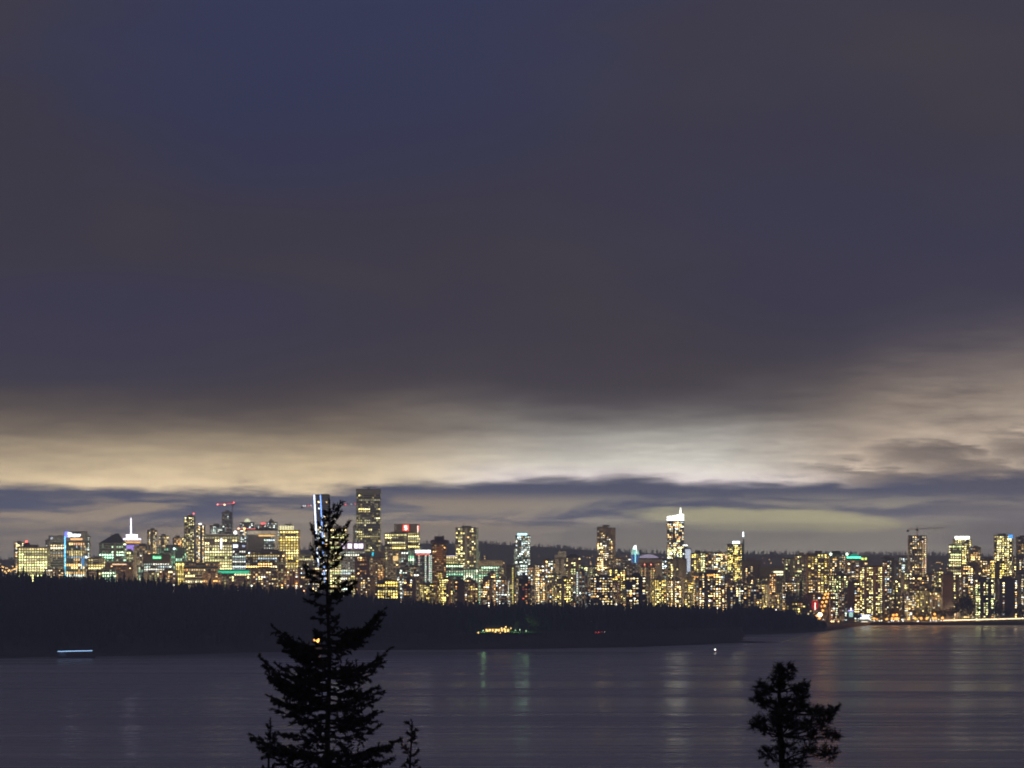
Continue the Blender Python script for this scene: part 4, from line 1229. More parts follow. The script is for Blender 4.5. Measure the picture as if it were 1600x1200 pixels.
# ---- right
b = T('unfinished_tower', 'grey tower under construction with work lights down its right edge', 1420.5, 1446, 838, 4750, 'fins', (.36, .32, .28), 'grey', 0, .8, 'warm', .26, 1.4, bay=3.6, pent=0, strips=((.95, (1, .72, .42), 2.0, .12, .97), (.80, (1, .62, .30), 1.2, .25, .95)))
b = T('apartment_tower', 'slim glass tower with pale lit spire left of the construction tower', 1406, 1424, 872, 4800, 'glass', (.30, .38, .38), 'teal', 0, .9, 'cool', .30, 1.4, pent=0)
mast(b, 'spire', 1419, 853, 868, glow_mat((.75, .95, 1), 1.4), .8, .3)
T('apartment_block', 'cream low block with lit terrace under the pale spire', 1408, 1424, 895.5, 4640, 'slab', PALE, 'grey', 0, .8, 'yellow', .45, 1.5)
T('apartment_tower', 'dark narrow tower with few coloured windows right of the big slab', 1378, 1396, 872.5, 4680, 'mix', (.11, .11, .12), 'blue', 0, .8, 'mixed', .35, 1.7)
T('apartment_tower', 'greyish tower between the dark narrow tower and the glass spire tower', 1395, 1408, 879, 4700, 'slab', GREY, 'teal', 0, .8, 'mixed', .4, 1.5)
T('apartment_tower', 'dusky mid tower behind the beach trees left of construction', 1420, 1447, 902, 4580, 'mix', (.18, .14, .12), 'brown', 0, .7, 'warm', .30, 1.6)
b = T('apartment_tower', 'bright tower with a glaring white roof band', 1490.5, 1516, 843, 4850, 'slab', (.46, .42, .34), 'grey', 0, .8, 'yellow', .70, 1.7, pent=0)
fpx(b, 'crown', glow_mat((.97, 1, .86), 5), 1491, 1513.5, 838, 842.6, 1.0, 4)
b = T('office_tower', 'dark shoulder block with lime-yellow floors left of the white roof band', 1484, 1501, 852, 4780, 'band', (.15, .14, .12), 'brown', 0, .8, 'olive', .75, 1.5, 'office', row_parts=True, pent=0)
T('apartment_tower', 'two-tone teal and brown tower right of the white roof band', 1515, 1531, 856, 4820, 'slab', (.34, .27, .22), 'teal', 0, .9, 'mixed', .45, 1.5, pent=1)
b = T('apartment_tower', 'large white-lit tower with a blue lamp on its top right corner', 1552, 1584, 837.5, 4800, 'slab', (.56, .52, .45), 'grey', -12, .8, 'yellow', .75, 1.7, pent=1)
m = MB(); z = b['h']; m.box(b['hx'] - 5.5, b['hx'] + .8, -b['hy'] - .9, -b['hy'] + 4, z - 4, z + 1.6); m.build('corner_lamp', glow_mat((.06, .36, 1), 1.4), b['root'])
T('apartment_tower', 'dark unlit tower cut by the right edge of the photo', 1589.5, 1608, 840, 4850, 'fins', (.24, .21, .19), 'grey', 0, .8, 'warm', .05, 1.2, bay=4)
T('apartment_tower', 'lower tower with a lit sloping terrace at the right edge', 1583, 1610, 871, 4700, 'slab', BEIGE, 'grey', 0, .7, 'warm', .5, 1.6)
b = T('apartment_tower', 'tower with a blank dark centre wall and lit window columns either side', 1472.5, 1496.5, 899, 4480, 'mix', (.20, .165, .165), 'brown', 0, .7, 'yellow', .75, 1.6, bay=3.4, dark=((.28, .66),), pent=2)
b = T('apartment_tower', 'front tower with two dark corner piers and bright middle windows', 1522.5, 1551, 906, 4460, 'slab', (.24, .19, .17), 'brown', 0, .7, 'olive', .62, 1.7, dark=((.08, .18), (.78, .92)), pent=1)
b = T('apartment_tower', 'front tower with a broad dark wall on its right half', 1561, 1588, 906, 4470, 'mix', (.20, .165, .165), 'brown', 0, .7, 'warm', .55, 1.7, dark=((.0, .16), (.48, .86)), pent=1)
T('apartment_tower', 'pale block with blue-violet lamp beyond the broad dark wall', 1586, 1606, 897, 4520, 'slab', BEIGE, 'grey', 0, .7, 'warm', .45, 1.5)
T('apartment_tower', 'warm brown tower between the two front towers with dark walls', 1503, 1531, 884, 4640, 'mix', (.28, .20, .15), 'brown', 0, .7, 'warm', .42, 1.5)
T('apartment_tower', 'round cream tower lit from below left of the blank dark wall', 1458, 1473, 893, 4640, 'slab', (.50, .42, .31), 'grey', 25, 1, 'yellow', .5, 1.6, pent=0)
T('apartment_tower', 'slim grey tower with a red lamp left of the round cream tower', 1446, 1459, 898, 4600, 'mix', (.27, .24, .25), 'grey', 0, .9, 'mixed', .3, 1.5)
T('apartment_tower', 'brown tower with amber rows between the big white tower and its neighbour', 1530, 1553, 876, 4760, 'slab', (.24, .19, .15), 'brown', 0, .8, 'warm', .42, 1.6)
T('apartment_tower', 'yellow-flecked tower in front of the big white tower', 1548, 1575, 880, 4660, 'slab', (.33, .28, .21), 'brown', 15, .8, 'gold', .6, 1.5)
# ------------------------------------------------------------------ the smaller blocks that fill the town between the named towers
MARKS = [(54, 'the beacon slab'), (118, 'the blue-lined tower'), (176, 'the pyramid-roofed tower'), (206, 'the lookout tower'), (296, 'the red-crowned far tower'),
         (346, 'the wide yellow office slab'), (410, 'the portal-framed tower'), (450, 'the gold tower'), (503, 'the twisting tower'), (576, 'the tallest tower'),
         (635, 'the red logo tower'), (661, 'the white-topped hotel'), (686, 'the round-topped bronze tower'), (728, 'the wide beige tower'), (766, 'the green-lit block'),
         (798, 'the plain tan tower'), (817, 'the aqua-crowned tower'), (874, 'the white stepped tower'), (895, 'the green hipped roof'), (947, 'the dark gridded tower'),
         (992, 'the aqua beacon tower'), (1016, 'the portal-shaped hotel'), (1055, 'the white-crowned tower'), (1075, 'the white-lit wall'), (1106, 'the lavender-grey tower'),
         (1148, 'the spired teal tower'), (1207, 'the lime-banded office'), (1250, 'the balcony-grid tower'), (1278, 'the red-brown striped tower'), (1308, 'the floodlit grey tower'),
         (1338, 'the green-domed tower'), (1362, 'the big pink-beige slab'), (1433, 'the construction tower'), (1484, 'the blank-walled tower'), (1503, 'the white-banded tower'),
         (1536, 'the pier-cornered tower'), (1568, 'the big white tower')]
SHADES = {'brown': (.22, .16, .11), 'beige': (.44, .38, .29), 'grey': (.27, .27, .28), 'dark': (.10, .085, .075), 'reddish': (.28, .17, .12), 'pale': (.55, .52, .46), 'olive': (.33, .31, .22), 'tan': (.40, .32, .21)}
used_labels = {o.get('label') for o in COL.objects}
rf = random.Random(77)


def filler(x0, x1, top, Y, front):
    cx_ = (x0 + x1) / 2
    mk = min(MARKS, key=lambda q: abs(q[0] - cx_))
    off = cx_ - mk[0]
    for tries in range(200):
        shade = rf.choice(list(SHADES))
        pal, pw = rf.choice([('warm', 'warm'), ('warm', 'warm'), ('yellow', 'yellow'), ('mixed', 'mixed'), ('orange', 'orange'), ('cool', 'white'), ('gold', 'golden')])
        den, dw = rf.choice([(.28, 'sparse'), (.46, 'scattered'), (.66, 'many'), (.56, 'plentiful')])
        size = 'low' if top > 905 else 'mid-rise'
        if front:
            rel = 'in front of' if abs(off) < 9 else ('right of' if off > 0 else 'left of')
        else:
            rel = 'behind' if abs(off) < 9 else ('behind and right of' if off > 0 else 'behind and left of')
        lab = f'{size} {shade} block with {dw} {pw} windows {rel} {mk[1]}'
        if lab not in used_labels:
            break
    used_labels.add(lab)
    st = rf.choice(['slab', 'slab', 'mix', 'grid', 'band', 'mix'])
    tower('apartment_block', lab, x0, x1, top, Y, st, SHADES[shade], rf.choice(['grey', 'brown', 'brown', 'teal']), rf.choice([0, 0, 15, -15, 25]), rf.choice([.6, .8, 1]),
          pal, den, 1.6, fh=rf.choice([2.9, 3.1, 3.3]), bay=rf.choice([3.0, 3.6, 4.2]), pent=rf.choice([0, 1, 1, 2]), seed=int(cx_ * 7 + top))


# a ragged second line behind the towers, then front rows above the tree tops
x = 500
while x < 1150:
    w_ = rf.uniform(11, 20)
    filler(x, x + w_, rf.uniform(884, 897), rf.uniform(5150, 5600), False)
    x += w_ + rf.uniform(4, 16)
x = 560
while x < 1260:
    w_ = rf.uniform(13, 24)
    filler(x, x + w_, rf.uniform(903, 924) + (6 if x > 1120 else 0), rf.uniform(4510, 4560), True)
    x += w_ + rf.uniform(1, 8)
x = 1330
while x < 1600:
    w_ = rf.uniform(12, 22)
    filler(x, x + w_, rf.uniform(922, 946), rf.uniform(4500, 4540), True)
    x += w_ + rf.uniform(2, 9)
x = 700
while x < 1600:
    w_ = rf.uniform(10, 17)
    filler(x, x + w_, rf.uniform(890, 906), rf.uniform(4880, 5050), False)
    x += w_ + rf.uniform(4, 14)
x = 60
while x < 500:
    w_ = rf.uniform(13, 26)
    filler(x, x + w_, rf.uniform(880, 894), rf.uniform(5050, 5350), False)
    x += w_ + rf.uniform(8, 20)

x = 545
while x < 1600:
    w_ = rf.uniform(9, 16)
    if not (1262 < x < 1300):
        filler(x, x + w_, rf.uniform(896, 913), rf.uniform(4640, 4860), False)
    x += w_ + rf.uniform(2, 9)

# ------------------------------------------------------------------ cranes
def crane(label, px_mast, y_top, y_bot, Y, px_tip, px_tail, y_tip, y_tail, mat, jib_glow=None, mast_glow=None, lamps=()):
    z0 = px_z(y_bot, Y)
    t_ = thing('tower_crane', (px_x(px_mast, Y), Y, z0), label, 'crane', 'tower cranes')
    X = lambda p: px_x(p, Y) - px_x(px_mast, Y)
    Z = lambda p: px_z(p, Y) - z0
    m = MB(); m.lattice((0, 0, 0), (0, 0, Z(y_top)), .9, 4, .16); m.build('mast', mat, t_)
    m = MB(); m.lattice((X(px_tail), 0, Z(y_tail)), (X(px_tip), 0, Z(y_tip)), .8, 4, .16); m.build('jib', mat, t_)
    m = MB(); xt = X(px_tail); zt = Z(y_tail); m.box(xt - 1.6, xt + 1.6, -1, 1, zt - 3.4, zt - .8); m.build('counterweight', M_DARK, t_)
    zj = Z((y_tip + y_tail) / 2)
    m = MB(); m.box(-1.6, 1.6, -1.4, 1.4, zj - 3.2, zj - .9); m.build('cab', M_DARK, t_)
    m = MB(); m.tube((0, 0, zj), (0, 0, zj + 5), .25); m.tube((0, 0, zj + 5), (X(px_tip) * .7, 0, zj + .9), .1, seg=4); m.tube((0, 0, zj + 5), (xt * .8, 0, zj + .9), .1, seg=4); m.build('stay', mat, t_)
    if jib_glow:
        m = MB()
        p, q = Vector((X(px_tail), -1.0, Z(y_tail))), Vector((X(px_tip), -1.0, Z(y_tip)))
        m.tube(p, q, .42, seg=6)
        m.build('light_string', jib_glow, t_)
    if mast_glow:
        m = MB(); m.tube((0, -1.1, 0), (0, -1.1, Z(y_top)), .6, seg=6); m.build('light_string', mast_glow, t_)
    for px, py, r, mt in lamps:
        m = MB(); z = Z(py); m.lathe([(r * .4, z - r * .9), (r, z), (r * .4, z + r * .9)], 8, (X(px), -1.6)); m.build('lamp', mt, t_)
    return t_


RED = glow_mat((1, .10, .10), 1.5)
crane('tall crane with red-lit jib above the bare concrete tower', 363.2, 787, 832, 6180, 339, 366, 788.2, 786.4, M_STEEL, RED, None,
      [(340, 788.2, 1.3, glow_mat((1, .25, .22), 4)), (351, 788.6, 1.7, glow_mat((1, .75, .40), 4)), (365.6, 785, 1.4, glow_mat((1, .15, .12), 3))])
crane('low crane with red jib and orange-lit mast behind the blue-white sign', 382.2, 825, 838, 5250, 399.5, 372, 826.4, 825.8, M_STEEL, glow_mat((1, .16, .12), 1.2), glow_mat((1, .50, .12), 1.2),
      [(373, 826, 1.5, glow_mat((1, .5, .3), 4)), (382, 826, 1.7, glow_mat((1, .6, .2), 4))])
crane('crane with a long jib of red and white lamps behind the twisting tower', 512, 787, 830, 5150, 557, 472, 787, 790.6, M_STEEL, None, None,
      [(474, 790.5, .8, glow_mat((.9, .9, 1), 1.6)), (477, 790.3, .8, glow_mat((1, 1, 1), 2.0)), (482, 790, 1.1, RED), (486, 789.9, .8, glow_mat((1, .8, .8), 1.6)),
       (532, 788.6, .8, glow_mat((1, .7, .7), 1.2)), (540, 788.2, 1.2, RED), (549, 787.7, .7, glow_mat((1, 1, 1), 1.2)), (555, 787.4, .9, RED)])
crane('thin dark crane standing on the tower under construction', 1433.2, 824.5, 872, 4725, 1474, 1418.5, 824.6, 827.2, wall_mat((.5, .5, .48)))

# ------------------------------------------------------------------ lamps: a pole, a neck and a glowing globe, shared by every copy
def lamp_mesh(name, hgt, rad, glow, seg=8):
    m = MB()
    m.tube((0, 0, -6.0), (0, 0, hgt - rad), .12, .09, 5)
    nf_ = len(m.f)
    m.lathe([(rad * .45, hgt - rad * .85), (rad * .9, hgt - rad * .4), (rad, hgt), (rad * .9, hgt + rad * .4), (rad * .45, hgt + rad * .85)], seg)
    me = m.mesh(name)
    me.materials.append(M_STEEL)
    me.materials.append(glow)
    mi = np.zeros(len(m.f), dtype=np.int32)
    mi[nf_:] = 1
    me.polygons.foreach_set('material_index', mi)
    return me


G_SODIUM = emitter('sodium_globe', (1, .52, .13), 3.2)
G_SODIUM_BRIGHT = emitter('bright_sodium_globe', (1, .40, .08), 4.2)
G_STREET = emitter('street_globe', (1, .66, .30), 4.5)
G_WHITE = emitter('white_globe', (1, .95, .85), 4.0)
ME_FAR = [lamp_mesh('suburb_lamp', 8, 1.0, G_SODIUM, 6), lamp_mesh('suburb_lamp', 8, .75, emitter('warm_globe', (1, .74, .40), 3.0), 6), lamp_mesh('suburb_lamp', 8, 1.25, emitter('amber_globe', (1, .60, .20), 3.6), 6)]
ME_STREET = lamp_mesh('street_lamp', 9, .8, G_STREET)
ME_PROM = lamp_mesh('promenade_lamp', 7, 1.7, G_SODIUM_BRIGHT)
ME_PROM_S = lamp_mesh('promenade_lamp', 5, .8, G_SODIUM)
ME_WHITE = lamp_mesh('path_lamp', 5, .8, G_WHITE)
ME_WHITE_BIG = lamp_mesh('path_lamp', 6, 1.5, G_WHITE)


def bulb(parent, hgt, power, col, _c={}):
    """the light a lamp gives"""
    k = (power, tuple(col))
    if k not in _c:
        L_ = bpy.data.lights.new('bulb', 'POINT')
        L_.energy = power
        L_.color = col
        L_.shadow_soft_size = .5
        _c[k] = L_
    o = bpy.data.objects.new('bulb', _c[k])
    COL.objects.link(o)
    o.parent = parent
    o.location = (0, -1.6, hgt)
    return o


for k_ in range(4):
    u_, z_ = uz(PORTAL, 392.5 + k_ * 11, 836)
    o = bulb(PORTAL['root'], 0, 1100, (1, .95, .82))
    o.location = ((2 * u_ - 1) * PORTAL['hx'], -PORTAL['hy'] - 9.5, z_)


def lamp(me, px, py, Y, label, group, name='street_lamp', hgt=None):
    o = bpy.data.objects.new(name, me)
    COL.objects.link(o)
    o.location = (px_x(px, Y), Y, px_z(py, Y) - (hgt if hgt is not None else {ME_STREET: 9, ME_PROM: 7, ME_PROM_S: 5, ME_WHITE: 5, ME_WHITE_BIG: 6}.get(me, 8)))
    return tag(o, label, 'street lamp', group)


rl = random.Random(31)
n_far = 0
far_lamps = []
seen_f = {}
while n_far < 190:
    px = rl.uniform(560, 1640) if rl.random() < .88 else rl.uniform(-30, 170)
    Y = rl.choice([rl.uniform(6600, 8200), rl.uniform(7600, 8700), rl.uniform(8200, 8500)])
    z = ground_z(px, Y) + 13
    py = HOR + (CAM_Z - z) * F_PX / Y
    if py < 868:
        continue
    o = bpy.data.objects.new('suburb_lamp', rl.choice(ME_FAR))
    COL.objects.link(o)
    o.location = (px_x(px, Y), Y, ground_z(px, Y) + 5)
    far_lamps.append((px, o))
    n_far += 1
for px, o in sorted(far_lamps, key=lambda q: q[0]):
    mk = min(MARKS, key=lambda q: abs(q[0] - px))[1]
    seen_f[mk] = seen_f.get(mk, 0) + 1
    tag(o, f'{ordinal(seen_f[mk])} tiny lamp from the left on the far slope near {mk}', 'street lamp', 'lamps scattered over the distant slope')
# amber lamps of the harbour front at the far left
for k in range(22):
    px, py = -2 + k * 1.55 + rl.uniform(-.6, .6), rl.uniform(885, 896)
    lamp(ME_FAR[rl.choice((0, 2))], px, py - .25 * (px - 10) * (px > 12) * .4, rl.uniform(5000, 5300), ordinal(k + 1) + ' amber harbour lamp counting from the far left edge', 'amber harbour lamps at the far left', hgt=8)
# lamps in the streets between the blocks: these light the house walls
ORD = ['first', 'second', 'third', 'fourth', 'fifth', 'sixth', 'seventh', 'eighth', 'ninth', 'tenth', 'eleventh', 'twelfth', 'thirteenth', 'fourteenth', 'fifteenth', 'sixteenth']
seen_l = {}
for px in sorted(rl.uniform(-20, 1620) for _ in range(110)):
    Y = rl.choice([4475, 4610, 4745, 4840, 5080]) + rl.uniform(-8, 8)
    o = bpy.data.objects.new('street_lamp', ME_STREET)
    COL.objects.link(o)
    o.location = (px_x(px, Y), Y, ground_z(px, Y) + .2)
    bulb(o, 9, 110000, (1, .68, .36))
    mk = min(MARKS, key=lambda q: abs(q[0] - px))[1]
    seen_l[mk] = seen_l.get(mk, 0) + 1
    tag(o, f'{ordinal(seen_l[mk])} street lamp from the left at the foot of {mk}', 'street lamp', 'street lamps between the town blocks')
# the bright avenue that runs inland from the beach
AV = [(1276.6, 962, 4442), (1282.6, 961, 4448), (1279.2, 955, 4496), (1285.6, 954, 4504), (1282.4, 947.5, 4556), (1288.6, 946.5, 4566), (1285, 941, 4616), (1291, 940, 4628), (1287.4, 934.5, 4680), (1293, 933.5, 4690), (1289.4, 929, 4740), (1294.6, 928, 4750), (1291, 924.5, 4790), (1280.4, 966, 4430)]
AV.sort(key=lambda q: q[2])
# the avenue climbs a low hill between the blocks
rv, rfc = [], []
for px, py, Y in ((1277, 975, 4424), (1280, 970, 4440), (1283, 962, 4500), (1286.5, 953, 4570), (1289.5, 944, 4650), (1292, 936, 4730), (1294, 931, 4800)):
    x_, z_ = px_x(px, Y), px_z(py, Y)
    rv += [(x_ - 9, Y, z_), (x_ + 9, Y, z_), (x_ - 14, Y, -2), (x_ + 14, Y, -2)]
for i in range(6):
    a = i * 4
    rfc += [(a, a + 1, a + 5, a + 4), (a + 1, a + 3, a + 7, a + 5), (a + 2, a, a + 4, a + 6)]
rfc.append((0, 2, 3, 1))
me = bpy.data.meshes.new('road')
me.from_pydata(rv, [], rfc)
me.materials.append(principled('asphalt', (.07, .068, .065), .8, .3, 0, .2, (.2, .2, .2)))
o = bpy.data.objects.new('road', me)
COL.objects.link(o)
o['kind'] = 'structure'
for px, py, Y in AV:
    o = lamp(ME_PROM, px, py, Y, ordinal(AV.index((px, py, Y)) + 1) + ' orange lamp of the bright avenue, counting inland from the beach', 'orange lamps of the inland avenue')
    bulb(o, 7, 60000 if Y > 4520 else 12000, (1, .36, .05))
for k, (px, py) in enumerate(sorted(((1396, 961), (1401, 960.6), (1394, 966.4), (1399.6, 966.6), (1403.4, 966.4), (1429.4, 966), (1439.3, 966), (1458, 966), (1462, 966), (1472.6, 965.6), (1460.4, 959.6), (1366, 966.5), (1371, 966.8), (1386, 967), (1448, 966.6), (1420, 967)))):
    o = lamp(ME_PROM, px, py, 4446 + rl.uniform(-3, 6), ordinal(k + 1) + ' orange promenade lamp from the left behind the beach', 'orange promenade lamps')
    bulb(o, 7, 60000, (1, .40, .06))
for k, (px, py) in enumerate(sorted(((1454, 970), (1458.5, 969.4), (1463, 970), (1470.4, 969.4), (1435, 970.4), (1433.4, 971), (1411, 970.4), (1396, 970.2), (1389, 972.3), (1393, 970), (1404, 970.3), (1366, 970), (1374, 970.2), (1360, 968)))):
    lamp(ME_WHITE, px, py, 4434 + rl.uniform(-2, 2), ordinal(k + 1) + ' small pale lamp from the left on the seafront walk', 'pale seafront walk lamps', 'path_lamp')
lamp(ME_WHITE_BIG, 1423.5, 958.8, 4470, 'large white lamp above the orange promenade lamps', None, 'path_lamp')
lamp(ME_WHITE_BIG, 1276, 968.6, 4420, 'large white lamp at the foot of the bright avenue', None, 'path_lamp')
lamp(ME_WHITE_BIG, 1109, 938.6, 4440, 'starry warm lamp on the tree line below the orange roof edge', None, 'path_lamp')
for px, py, l in ((1161.4, 974.6, 'warm white lamp at the edge of the dark headland wood'), (1177, 971.8, 'white lamp in the middle of the dark headland wood'), (1228, 969.2, 'small lamp at the right of the dark headland wood'), (1212.5, 952.8, 'white lamp on top of the dark headland wood')):
    lamp(ME_WHITE, px, py, 3985 if px < 1200 else 4090, l, None, 'path_lamp')
ME_SHORE = lamp_mesh('shore_lamp', 8, 3.0, emitter('shore_globe', (1, .45, .10), 6.5), 10)
t_o = lamp(ME_SHORE, 494.5, 1000, 3258, 'lone orange lamp on the wooded shore seen through the fir', None)
bulb(t_o, 7, 2500, (1, .46, .09))
m = lamp_mesh('avenue_floodlight', 7, 3.4, emitter('avenue_glow', (1, .80, .50), 7.0), 10)
o = lamp(m, 1281.2, 960.5, 4428, 'glaring white floodlight where the avenue meets the beach', None, 'floodlight', 7)
bulb(o, 7, 14000, (1, .55, .22))

# ------------------------------------------------------------------ seafront
M_STONE = principled('sea_wall_stone', (.11, .10, .09), .9, .2, 0, .3, (.3, .3, .6))
def polyline_wall(name, label, cat, pts, z0, z1, th, mat):
    m = MB()
    for (xa, ya), (xb, yb) in zip(pts[:-1], pts[1:]):
        n = len(m.v)
        m.v += [(xa, ya, z0), (xb, yb, z0), (xb, yb + th, z0), (xa, ya + th, z0), (xa, ya, z1), (xb, yb, z1), (xb, yb + th, z1), (xa, ya + th, z1)]
        m.f += [(n, n + 1, n + 5, n + 4), (n + 4, n + 5, n + 6, n + 7), (n + 2, n + 3, n + 7, n + 6)]
    o = m.build(name, mat)
    return tag(o, label, cat)


pts = [(px_x(p, shore(p) + 6), shore(p) + 6) for p in list(range(1290, 1345, 5)) + list(range(1350, 1760, 25))]
polyline_wall('sea_wall', 'dark stone wall between the beach water and the lamps', 'wall', pts, -.5, 4.2, 2.5, M_STONE)
# light trail of passing cars, given the shape of a made-up glowing railing
Yb = 4448.0
t_ = thing('car_trail_rail', (px_x(1540, Yb), Yb, 5), 'long car light trail shaped as a glowing railing along the seafront at right', 'railing')
m = MB(); mg = MB()
p0, p1 = Vector((px_x(1474, Yb), 0, px_z(969.4, Yb))), Vector((px_x(1660, Yb), 0, px_z(964.8, Yb)))
o0 = Vector((px_x(1540, Yb), 0, 5))
p0 -= o0; p1 -= o0
for k in range(40):
    q = p0.lerp(p1, k / 39)
    m.tube((q.x, 0, q.z - 7.0), (q.x, 0, q.z), .18, seg=5)
m.tube(tuple(p0 + Vector((0, 0, .8))), tuple(p1 + Vector((0, 0, .8))), .22, seg=6)
mg.tube(tuple(p0), tuple(p1), .62, seg=6)
m.build('posts', M_STEEL, t_)
mg.build('car_trail_glow', glow_mat((1, .74, .42), 2.3), t_)  # glowing tube standing in for the cars' light trail
m = MB()
n = len(m.v)
m.v += [(p0.x - 10, 1.5, p0.z - 2.2), (p1.x, 1.5, p1.z - 1.4), (p1.x, 12, p1.z - 1.4), (p0.x - 10, 12, p0.z - 2.2), (p0.x - 10, 1.5, -8), (p1.x, 1.5, -8)]
m.f += [(0, 1, 2, 3), (4, 5, 1, 0)]
m.build('embankment', M_STONE, t_)
# bathhouse
Yb = 4436.0
x0_, x1_ = 1341.5, 1362.5
zb = px_z(974.5, Yb)
t_ = thing('bathhouse', (px_x(1352, Yb), Yb, zb), 'low two-tier white-lit beach pavilion with blue corner lights', 'pavilion')
P_ = lambda p: px_x(p, Yb) - px_x(1352, Yb)
Z_ = lambda p: px_z(p, Yb) - zb
m = MB(); m.box(P_(1343), P_(1362), 0, 14, -2, Z_(968)); m.box(P_(1345.5), P_(1360), 2, 12, Z_(968), Z_(960.2)); m.build('wall', wall_mat((.55, .55, .52)), t_)
m = MB(); m.box(P_(1342.2), P_(1362.6), -1.4, 15, Z_(968) + .02, Z_(967.5)); m.box(P_(1344.6), P_(1361), .6, 13, Z_(960.2) + .02, Z_(959.7)); m.build('roof', M_ROOF, t_)
m = MB(); m.box(P_(1347), P_(1358.4), 1.0, 1.95, Z_(963), Z_(961)); m.build('upper_light_row', glow_mat((.92, .97, 1), 2.2), t_)
m = MB(); m.box(P_(1343.6), P_(1359.2), -.9, -.1, Z_(967.4), Z_(965)); m.build('lower_light_row', glow_mat((.94, 1, .92), 1.7), t_)
m = MB(); m.box(P_(1346), P_(1356), -.9, -.1, Z_(972.6), Z_(971)); m.build('doorway_light', glow_mat((1, .92, .68), 1.4), t_)
m = MB(); m.box(P_(1344.4), P_(1346.8), .8, 1.95, Z_(962.6), Z_(960.4)); m.box(P_(1358.6), P_(1361), .8, 1.95, Z_(962.8), Z_(960.6)); m.build('blue_light', glow_mat((.06, .16, .75), .9), t_)
# kiosk
Yb = 4440.0
t_ = thing('kiosk', (px_x(1329.6, Yb), Yb, px_z(966, Yb)), 'tall teal-glowing kiosk with a violet cap before the twin wings', 'kiosk')
z = px_z(955, Yb) - px_z(966, Yb)
m = MB(); m.box(-3.2, 3.2, 0, 5, 0, z); m.build('wall', wall_mat(GREY), t_)
m = MB(); m.box(-2.6, 2.6, -.5, -.05, 2, z - 1.2); m.build('glazing', glow_mat((.40, .72, .66), .8), t_)
m = MB(); m.box(-3.4, 3.4, -.4, 5.2, z + .05, z + 1.6); m.build('cap', glow_mat((.45, .42, 1), 1.4), t_)
m = MB(); m.lathe([(.8, z + 1.6), (.9, z + 3), (.3, z + 4.6)], 8); m.build('finial', glow_mat((1, .95, .9), 3), t_)


# ------------------------------------------------------------------ cars
M_TYRE = principled('tyre', (.02, .02, .02), .9, .2)
M_CARGLASS = principled('car_glass', (.01, .012, .015), .1, .6)
def make_car(paint, tail_red=True):
    t_ = thing('car', (0, 0, 0), '', 'car')
    m = MB()
    prof = [(-2.2, .35), (2.2, .35), (2.25, .75), (1.2, .92), (.6, 1.42), (-1.1, 1.45), (-1.9, .98), (-2.25, .9)]
    for y in (-.85, .85):
        m.poly([(x, y, z) for x, z in (prof if y < 0 else prof[::-1])])
    for i in range(len(prof)):
        a, b_ = prof[i], prof[(i + 1) % len(prof)]
        m.quad((a[0], .85, a[1]), (b_[0], .85, b_[1]), (b_[0], -.85, b_[1]), (a[0], -.85, a[1]))
    m.build('body', principled('car_paint', paint, .3, .5), t_)
    m = MB()
    for y in (-.87, .87):
        m.poly([(x, y, z) for x, z in [(-1.5, 1.0), (.95, .98), (.52, 1.36), (-1.05, 1.38)]])
    m.build('side_window', M_CARGLASS, t_)
    for x_ in (-1.4, 1.4):
        for y in (-.8, .8):
            m = MB(); m.tube((x_, y - .12, .33), (x_, y + .12, .33), .33, seg=10); m.build('wheel', M_TYRE, t_)
    for y in (-.6, .6):
        m = MB(); m.box(-2.36, -2.2, y - .34, y + .34, .62, 1.0); m.build('tail_light', TAIL, t_)
        m = MB(); m.box(2.18, 2.34, y - .34, y + .34, .5, .86); m.build('headlight', HEAD, t_)
    return t_


TAIL = glow_mat((1, .05, .04), 2.2)
HEAD = glow_mat((1, .96, .88), 12)


def copy_tree(o):
    r = o.copy()
    COL.objects.link(r)
    for ch in o.children:
        c = ch.copy()
        COL.objects.link(c)
        c.parent = r
    return r


car0 = make_car((.12, .12, .13))
cars = [(932, 987.8, 'first car of the red-lit file on the park drive, farthest left', -35), (937, 987.8, 'second car from the left in the red-lit file on the park drive', -38), (942, 987.7, 'third car in the red-lit file on the park drive', -40),
        (1064, 988.2, 'first of two cars with tail lights beneath the right end of the wood', -45), (1070.5, 988.3, 'second car with bright tail lights beneath the right end of the wood', -60)]
for i, (px, py, lab, rz) in enumerate(cars):
    c = car0 if i == 0 else copy_tree(car0)
    Y = shore(px) + 72
    c.location = (px_x(px, Y), Y, px_z(py, Y) - .8)
    c.rotation_euler = (0, 0, math.radians(90 + rz))
    c['label'] = lab
    c['group'] = 'cars on the park drive' if i < 3 else 'cars under the end of the wood'
for i, (px, py, lab, rz) in enumerate([(1286.5, 968, 'car facing the bay with white headlights at the foot of the avenue', -90), (1299, 968.6, 'car with white headlights left of the kiosk on the beach road', -80), (1303, 968.2, 'car with headlights just behind another on the beach road', -75),
                                       (1308, 970, 'car showing red tail lights on the beach road', 90), (1318, 968, 'car with headlights below the twin wings on the beach road', -90), (1376, 970.6, 'car with headlights right of the beach pavilion', -85)]):
    c = copy_tree(car0)
    c.location = (px_x(px, 4424 if px < 1335 else 4440), 4424 if px < 1335 else 4440, px_z(py, 4430) - .7)
    c.rotation_euler = (0, 0, math.radians(rz))
    c['label'] = lab
    c['group'] = 'cars on the beach road'

# ------------------------------------------------------------------ woods
M_NEEDLE = principled('conifer_green', (.030, .042, .026), .9, .15, 0, .35, (.08, .08, .08))
M_LEAF = principled('leaf_green', (.055, .060, .030), .85, .2, 0, .35, (.15, .15, .15))
M_BARK = principled('bark', (.045, .035, .028), .95, .1)


